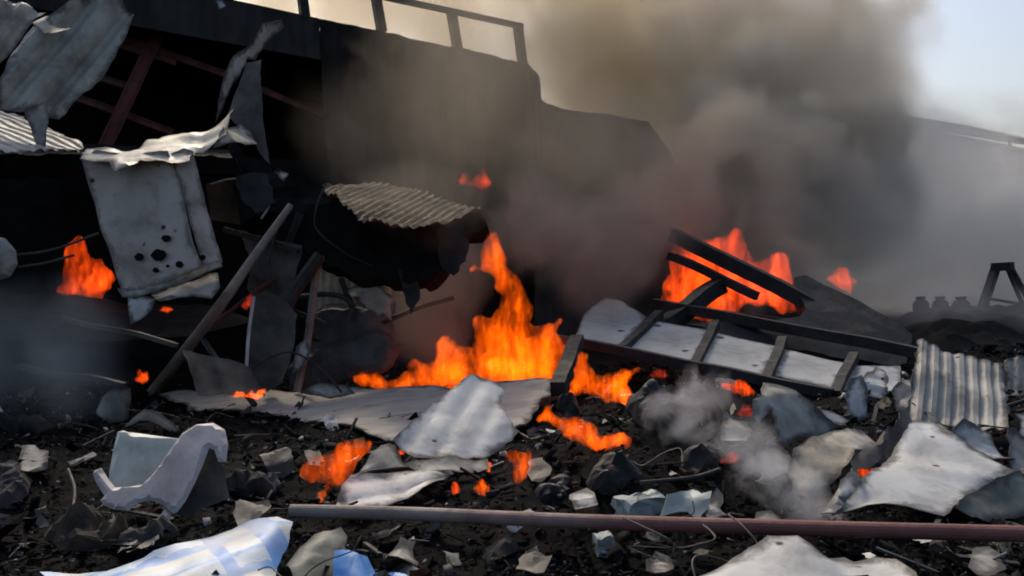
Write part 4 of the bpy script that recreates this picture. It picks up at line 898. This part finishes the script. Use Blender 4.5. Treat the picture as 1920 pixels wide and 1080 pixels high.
# the larger scraps one by one
def lib_mesh(name, V, T, mat, sz):
    me = bpy.data.meshes.new(name); me.from_pydata([tuple(v * sz) for v in V], [], [tuple(t) for t in T]); me.materials.append(mat); return me
def big_flake(rs, mat):
    rn = random.Random(rs); bm = bmesh.new(); n = 5; g = []
    w, l = rn.uniform(.5, .9), rn.uniform(.7, 1.1); c1, c2 = rn.uniform(-.5, .7), rn.uniform(-.3, .6); fo = rn.uniform(-.3, .3); fs = rn.uniform(-.9, .9)
    for i in range(n):
        for j in range(n):
            x, y = (i / (n - 1) - .5), (j / (n - 1) - .5); e = .12 if i in (0, n - 1) or j in (0, n - 1) else .03
            g.append(bm.verts.new(((x + rn.uniform(-e, e)) * w, (y + rn.uniform(-e, e)) * l, c1 * x * x + c2 * y * y * .5 + fs * max(0, x - fo) + rn.uniform(-.03, .03))))
    for i in range(n - 1):
        for j in range(n - 1): bm.faces.new((g[i * n + j], g[i * n + j + 1], g[(i + 1) * n + j + 1], g[(i + 1) * n + j]))
    bmesh.ops.solidify(bm, geom=bm.faces[:], thickness=.025)
    me = bpy.data.meshes.new("metal_scrap"); bm.to_mesh(me); bm.free(); me.materials.append(mat); return me
FLK = [big_flake(300 + i, M[('grey', 'zincdark', 'white', 'shell', 'zincdark', 'white', 'greywarm', 'grey')[i % 8]]) for i in range(16)]
STK = [lib_mesh("charred_stick", *LIB[18 + i], M['char'], 1.0) for i in range(4)]
CHK = [lib_mesh("brick_fragment", *LIB[i], M[('stone', 'brown', 'stone', 'char')[i % 4]], 1.0) for i in range(8)]
PIPE_Y = flat(1200, 980, .16).y
def where(x, y):
    side = ("at the far left", "left of centre", "near the middle", "right of centre", "at the far right")[min(4, max(0, int((x / y + .58) / .232)))]
    row = "in front of the pipe" if y < PIPE_Y else ("just behind the pipe" if y < PIPE_Y + 1.6 else "farther back")
    return row + " " + side
def scatter(n, meshes, name, look, cat, group, smin, smax, tilt):
    for k in range(n):
        y = 4.3 + 6.5 * random.random() ** 1.4; x = random.uniform(-.58, .58) * y
        me = meshes[k % len(meshes)]
        o = bpy.data.objects.new(name, me); COL.objects.link(o); sz = smin + (smax - smin) * random.random() ** 2
        o.scale = (sz, sz, sz); o.location = (x, y, hfun(x, y) + .05 + sz * .08); o.rotation_euler = (random.gauss(0, tilt), random.gauss(0, tilt), random.uniform(0, 6.28))
        tone = {'white_sheet': 'pale', 'grey_sheet': 'grey', 'dark_zinc_sheet': 'dark', 'green_grey_shell': 'greenish', 'dusty_sheet': 'beige', 'charred_steel': 'black', 'sooty_concrete': 'sooty grey', 'scorched_brown_board': 'brown', 'burnt_cable': 'black'}.get(me.materials[0].name, 'grey')
        size = "small" if sz < smin + (smax - smin) * .3 else "larger"
        tag(o, f"{size} {tone} {look} {where(x, y)}", cat, group)
scatter(130, FLK, "metal_scrap", "bent metal scrap", "metal scrap", "scraps in the rubble", .10, .30, .35)
scatter(45, STK, "charred_stick", "charred stick", "stick", "sticks in the rubble", .10, .32, .2)
scatter(20, CHK, "brick_fragment", "masonry fragment", "masonry", "fragments in the rubble", .06, .17, .5)

WR = []
for i in range(6):
    rn = random.Random(400 + i); path = []; a_ = 0
    for k in range(9):
        path.append(Vector((k * .12 - .5, .18 * math.sin(k * rn.uniform(.5, 1.1) + i), .05 + .10 * abs(math.sin(k * .8 + i * 2)))))
    bm = bmesh.new(); tube_bm(bm, spline(path, 4), .006, 5); me = bpy.data.meshes.new("loose_wire"); bm.to_mesh(me); bm.free(); me.materials.append(M['cable'] if i % 2 else M['zincdark']); WR.append(me)
scatter(12, WR, "loose_wire", "burnt wire curling over rubble", "wire", "wires in the rubble", .6, 1.1, .15)

# ------------------------------------------------------------------ flames
def fire(name, d, ol, mat, thick, label, res=.045, ragged=.05, seed=1, lean=0.0, group=None):
    xs = [p[0] for p in ol]; by = max(p[1] for p in ol); x0 = min(xs)
    o = body(name, [(x0, by, d), (x0 + 100, by, d), (x0, by - 100, d + lean)], ol, M[mat], thick, .65, res=res, ragged=ragged * 1.7, seed=seed, wob=.9, wscale=4.5)
    return tag(o, label, "fire", group)
MAIN = [(657, 716), (660, 704), (677, 695), (700, 700), (733, 708), (773, 698), (771, 680), (790, 673), (813, 678), (818, 660), (812, 642), (830, 625), (850, 634), (857, 645), (873, 655), (885, 650), (886, 628), (893, 597), (917, 586), (937, 579), (941, 555), (922, 543), (917, 519), (897, 511), (872, 516), (884, 492), (899, 496), (898, 473), (916, 452), (931, 432), (934, 457), (951, 482), (955, 503), (977, 510), (988, 537), (995, 557), (1006, 573), (1004, 590), (998, 606), (1022, 612), (1040, 600), (1066, 592), (1042, 622), (1054, 640), (1067, 653), (1058, 680), (1043, 713), (1020, 735), (960, 740), (900, 738), (820, 735), (740, 732), (670, 728)]
fire("main_flame", 11.9, MAIN, 'fire_big', .8, "tall orange main flame in the centre", .04, .05, 201)
fire("red_fire", 15.6, [(1240, 575), (1243, 530), (1258, 512), (1262, 470), (1270, 440), (1285, 420), (1305, 440), (1335, 448), (1362, 440), (1385, 432), (1402, 465), (1420, 480), (1448, 474), (1468, 482), (1478, 510), (1490, 545), (1518, 588), (1480, 590), (1440, 580), (1400, 580), (1380, 600), (1345, 608), (1300, 594)], 'firered', .9, "wide red fire burning behind the black rafters", .06, .06, 202)
fire("small_fire", 16.0, [(1545, 524), (1558, 508), (1578, 502), (1597, 504), (1603, 525), (1596, 552), (1572, 545)], 'firered', .4, "small red flame above the charred roof slope", .05, .04, 203)
fire("left_fire", 14.0, [(108, 545), (118, 512), (122, 480), (135, 455), (152, 440), (165, 468), (178, 486), (192, 470), (204, 500), (213, 522), (202, 545), (192, 564), (160, 560)], 'firered', .6, "red fire behind the bent cabinet at left", .05, .05, 204)
fire("ground_fire", D(1130, 760) - .2, [(1056, 755), (1062, 720), (1076, 690), (1096, 662), (1106, 680), (1112, 702), (1148, 700), (1166, 688), (1197, 683), (1204, 700), (1177, 720), (1184, 745), (1170, 759), (1130, 753), (1090, 748)], 'fire', .35, "orange fire below the first pale panel", .035, .04, 205)
fire("ground_fire", D(1110, 845) - .1, [(1004, 793), (1016, 767), (1027, 744), (1038, 770), (1053, 777), (1083, 778), (1107, 795), (1130, 815), (1143, 805), (1170, 808), (1182, 823), (1173, 845), (1133, 845), (1100, 832), (1070, 825), (1046, 808), (1027, 795)], 'fire', .3, "orange fire trailing down onto the black heap", .03, .03, 206)
fire("ground_fire", D(620, 945) - .1, [(563, 888), (588, 855), (604, 850), (620, 833), (655, 826), (702, 826), (690, 850), (669, 870), (661, 890), (650, 905), (625, 920), (600, 950), (596, 925), (610, 905), (585, 897)], 'fire', .3, "orange fire at the left end of the pale pointed sheet", .03, .03, 207)
fire("ground_fire", D(975, 905) - .1, [(944, 852), (962, 838), (985, 842), (1006, 844), (1001, 870), (986, 897), (972, 908), (956, 888), (958, 868)], 'fire', .2, "small orange fire at the right corner of the torn sheet", .025, .02, 208)
SM = [(13.0, [(845, 336), (858, 341), (870, 320), (884, 336), (906, 316), (916, 330), (923, 346), (910, 360), (885, 352)], 'firedim', "faint red flame high up in the smoke above the corrugated roofing"),
      (10.9, [(254, 714), (258, 695), (264, 686), (268, 698), (275, 690), (277, 712), (266, 720)], 'emberred', "tiny flame left of the leaning pole's foot"),
      (10.4, [(432, 747), (445, 735), (460, 738), (472, 730), (480, 738), (497, 728), (494, 748)], 'ember', "low small flame on the upper edge of the dusty board"),
      (10.8, [(298, 584), (306, 574), (318, 572), (328, 580), (316, 588)], 'emberred', "tiny red glow under the bent cabinet"),
      (11.5, [(452, 574), (460, 556), (472, 550), (476, 572), (464, 580)], 'firedim', "tiny red glow beside the buckled door leaf"),
      (0, [(1350, 722), (1385, 712), (1420, 730), (1415, 745), (1380, 738)], 'emberred', "low red flame under the middle pale panels"),
      (0, [(1380, 775), (1392, 755), (1410, 762), (1414, 780), (1395, 785)], 'firedim', "dim red flame left of the lobed grey sheet"),
      (0, [(1348, 868), (1362, 846), (1382, 842), (1390, 858), (1370, 872)], 'firedim', "small dim flame on the right of the black heap"),
      (0, [(1603, 888), (1612, 866), (1628, 872), (1648, 864), (1642, 888), (1622, 900)], 'emberred', "small red flame inside the curled beige sheet"),
      (9.0, [(1742, 800), (1748, 772), (1756, 758), (1768, 775), (1782, 790), (1780, 808), (1760, 805)], 'emberred', "small flame at the foot of the upright corrugated sheet"),
      (0, [(838, 915), (850, 900), (862, 908), (866, 922), (850, 928)], 'emberred', "ember flame left in front of the thick cable"),
      (0, [(882, 920), (892, 900), (905, 896), (922, 910), (915, 926), (898, 928)], 'ember', "ember flame right in front of the thick cable"),
      (0, [(674, 948), (680, 936), (690, 940), (692, 952), (682, 956)], 'ember', "tiny ember flame on the pipe's left end"),
      (0, [(908, 880), (914, 868), (924, 868), (926, 878), (918, 884)], 'ember', "tiny flame at the end of the thick cable"),
      (0, [(740, 860), (746, 842), (756, 850), (760, 864), (750, 868)], 'emberred', "tiny flame at the left corner of the torn sheet"),
      (0, [(1215, 705), (1228, 692), (1245, 692), (1250, 706), (1232, 714)], 'firedim', "dim red flame right of the fire below the first panel")]
for i, (d, ol, mt, lb) in enumerate(SM):
    by = max(p[1] for p in ol); cxp = sum(p[0] for p in ol) / len(ol)
    fire("ember_flame", d or D(cxp, by) - .12, ol, mt, .14, lb, .02, .02, 220 + i, group="small flames and embers")

# ------------------------------------------------------------------ smoke
S1 = smoke_mat('brown_smoke', (.975, .89, .73), .26, .22, 3.0, 1.6, .5)
S2 = smoke_mat('grey_smoke', (.78, .69, .58), 1.1, .50, 4.2, 2.0, .1, off=4)
S2u = smoke_mat('upper_grey_smoke', (.93, .84, .71), .46, .42, 4.4, 2.0, .2, off=30)
S2c = smoke_mat('brown_grey_smoke', (.94, .81, .60), .40, .46, 4.2, 2.0, .25, off=15)
S2b = smoke_mat('pale_grey_smoke', (.97, .95, .92), .34, .36, 3.4, 1.6, .2, off=6)
S3 = smoke_mat('thin_dark_smoke', (.58, .51, .41), .22, .40, 2.6, 1.4, .1, off=9)
S4 = smoke_mat('black_smoke', (.44, .37, .33), 1.0, .8, 2.8, 1.6, .0, off=13)
S5 = smoke_mat('white_wisp', (.88, .88, .92), 1.8, 3.0, 3.6, 1.6, .2, off=17, bias=-.25)
S6 = smoke_mat('blue_haze', (.42, .52, .60), .36, .9, 2.8, .9, .1, off=21)
plume("cream sunlit smoke behind the railing", S1, [(900, 0, 33, 6, 2.6, 1.7, 0), (1180, 120, 31, 4.5, 1.2, 1.5, 15), (640, -20, 30, 4, 2.0, 1.0, 0)])
plume("brown smoke rolling up right beside the shed roof", S2c, [(1080, 200, 25, 2.2, 1.2, 1.4, 10), (1150, 60, 26, 2.4, 1.1, 1.5, 20), (1230, 330, 24, 2.0, 1.0, 1.4, 15), (1290, 210, 25, 2.4, 1.0, 1.4, 10), (1060, 30, 27, 2.2, 1.2, 1.2, 0)])
plume("dark grey smoke column rising from the red fire", S2, [(1400, 430, 18.5, 1.5, 1.1, 1.3, 10), (1470, 350, 20, 2.0, 1.1, 1.3, 10), (1430, 260, 22, 2.1, 1.1, 1.3, 5), (1600, 340, 22, 2.0, 1.0, 1.2, 10), (1330, 340, 19.5, 1.5, 1.0, 1.4, 15)])
plume("broad grey-brown smoke spreading above the dark column", S2u, [(1520, 170, 23.5, 2.7, 1.0, 1.4, -5), (1400, 70, 24, 2.8, 1.1, 1.3, 5), (1550, 30, 25.5, 2.8, 1.1, 1.4, 0), (1300, 10, 25, 2.2, 1.1, 1.3, 0)])
plume("pale grey smoke drifting over the far heap", S2b, [(1640, 480, 21, 2.6, 1.6, 1.1, 0), (1800, 450, 24, 3.4, 1.5, 1.2, 0), (1690, 350, 27, 2.8, 1.3, 1.1, 15), (1880, 430, 30, 3.2, 1.4, 1.1, 10), (1930, 480, 22, 2.4, 1.5, 1.0, 0), (1810, 585, 15.5, 1.2, 1.6, .6, 0), (1640, 130, 29, 2.6, .9, 1.5, 5)])
plume("thin brown smoke in front of the shed wall", S3, [(820, 200, 15.8, 1.9, 1.4, 1.3, 0), (1000, 330, 16.5, 1.8, 1.4, 1.2, 20), (1130, 330, 18, 1.7, 1.3, 1.2, 20), (930, 130, 17.0, 1.7, 1.4, 1.2, 0), (790, 390, 11.3, .8, 1.3, .8, 10), (1270, 330, 19.3, 1.3, 1.1, 1.4, 20), (1170, 230, 20.5, 1.3, 1.3, 1.0, 10)])
plume("dark smoke rolling off the main flame", S4, [(1120, 480, 13.8, .95, 1.3, 1.1, 30), (1020, 420, 13.2, .8, 1.2, 1.2, 30), (1200, 430, 14.6, .9, 1.2, 1.3, 20), (1250, 350, 15.5, 1.0, 1.1, 1.3, 20)])
plume("dark smoke curling left of the main flame", S4, [(800, 590, 12.6, .7, 1.2, 1.2, 30), (860, 500, 12.8, .6, 1.1, 1.3, 20)])
w1 = D(1490, 960) - .25; w2 = D(1300, 850)
plume("white wisps of smoke left of the large white sheet", S5, [(1490, 935, w1, .27, 1.5, .8, 20), (1430, 895, w1 + .2, .24, 1.3, .9, 25), (1390, 840, w1 + .4, .25, 1.2, 1.0, 15), (1540, 960, w1 - .05, .16, 1.3, .7, 10)])
plume("white wisps of smoke rising from the black heap", S5, [(1290, 800, w2, .26, 1.1, 1.2, 10), (1330, 740, w2 + .2, .26, 1.2, 1.1, 15), (1240, 760, w2 + .1, .22, 1.0, 1.2, 0)])
plume("bluish smoke at the left edge in front of the shop opening", S6, [(20, 640, 9.0, .9, 1.3, 1.0, 0), (90, 720, 9.2, .6, 1.5, .8, 0)])
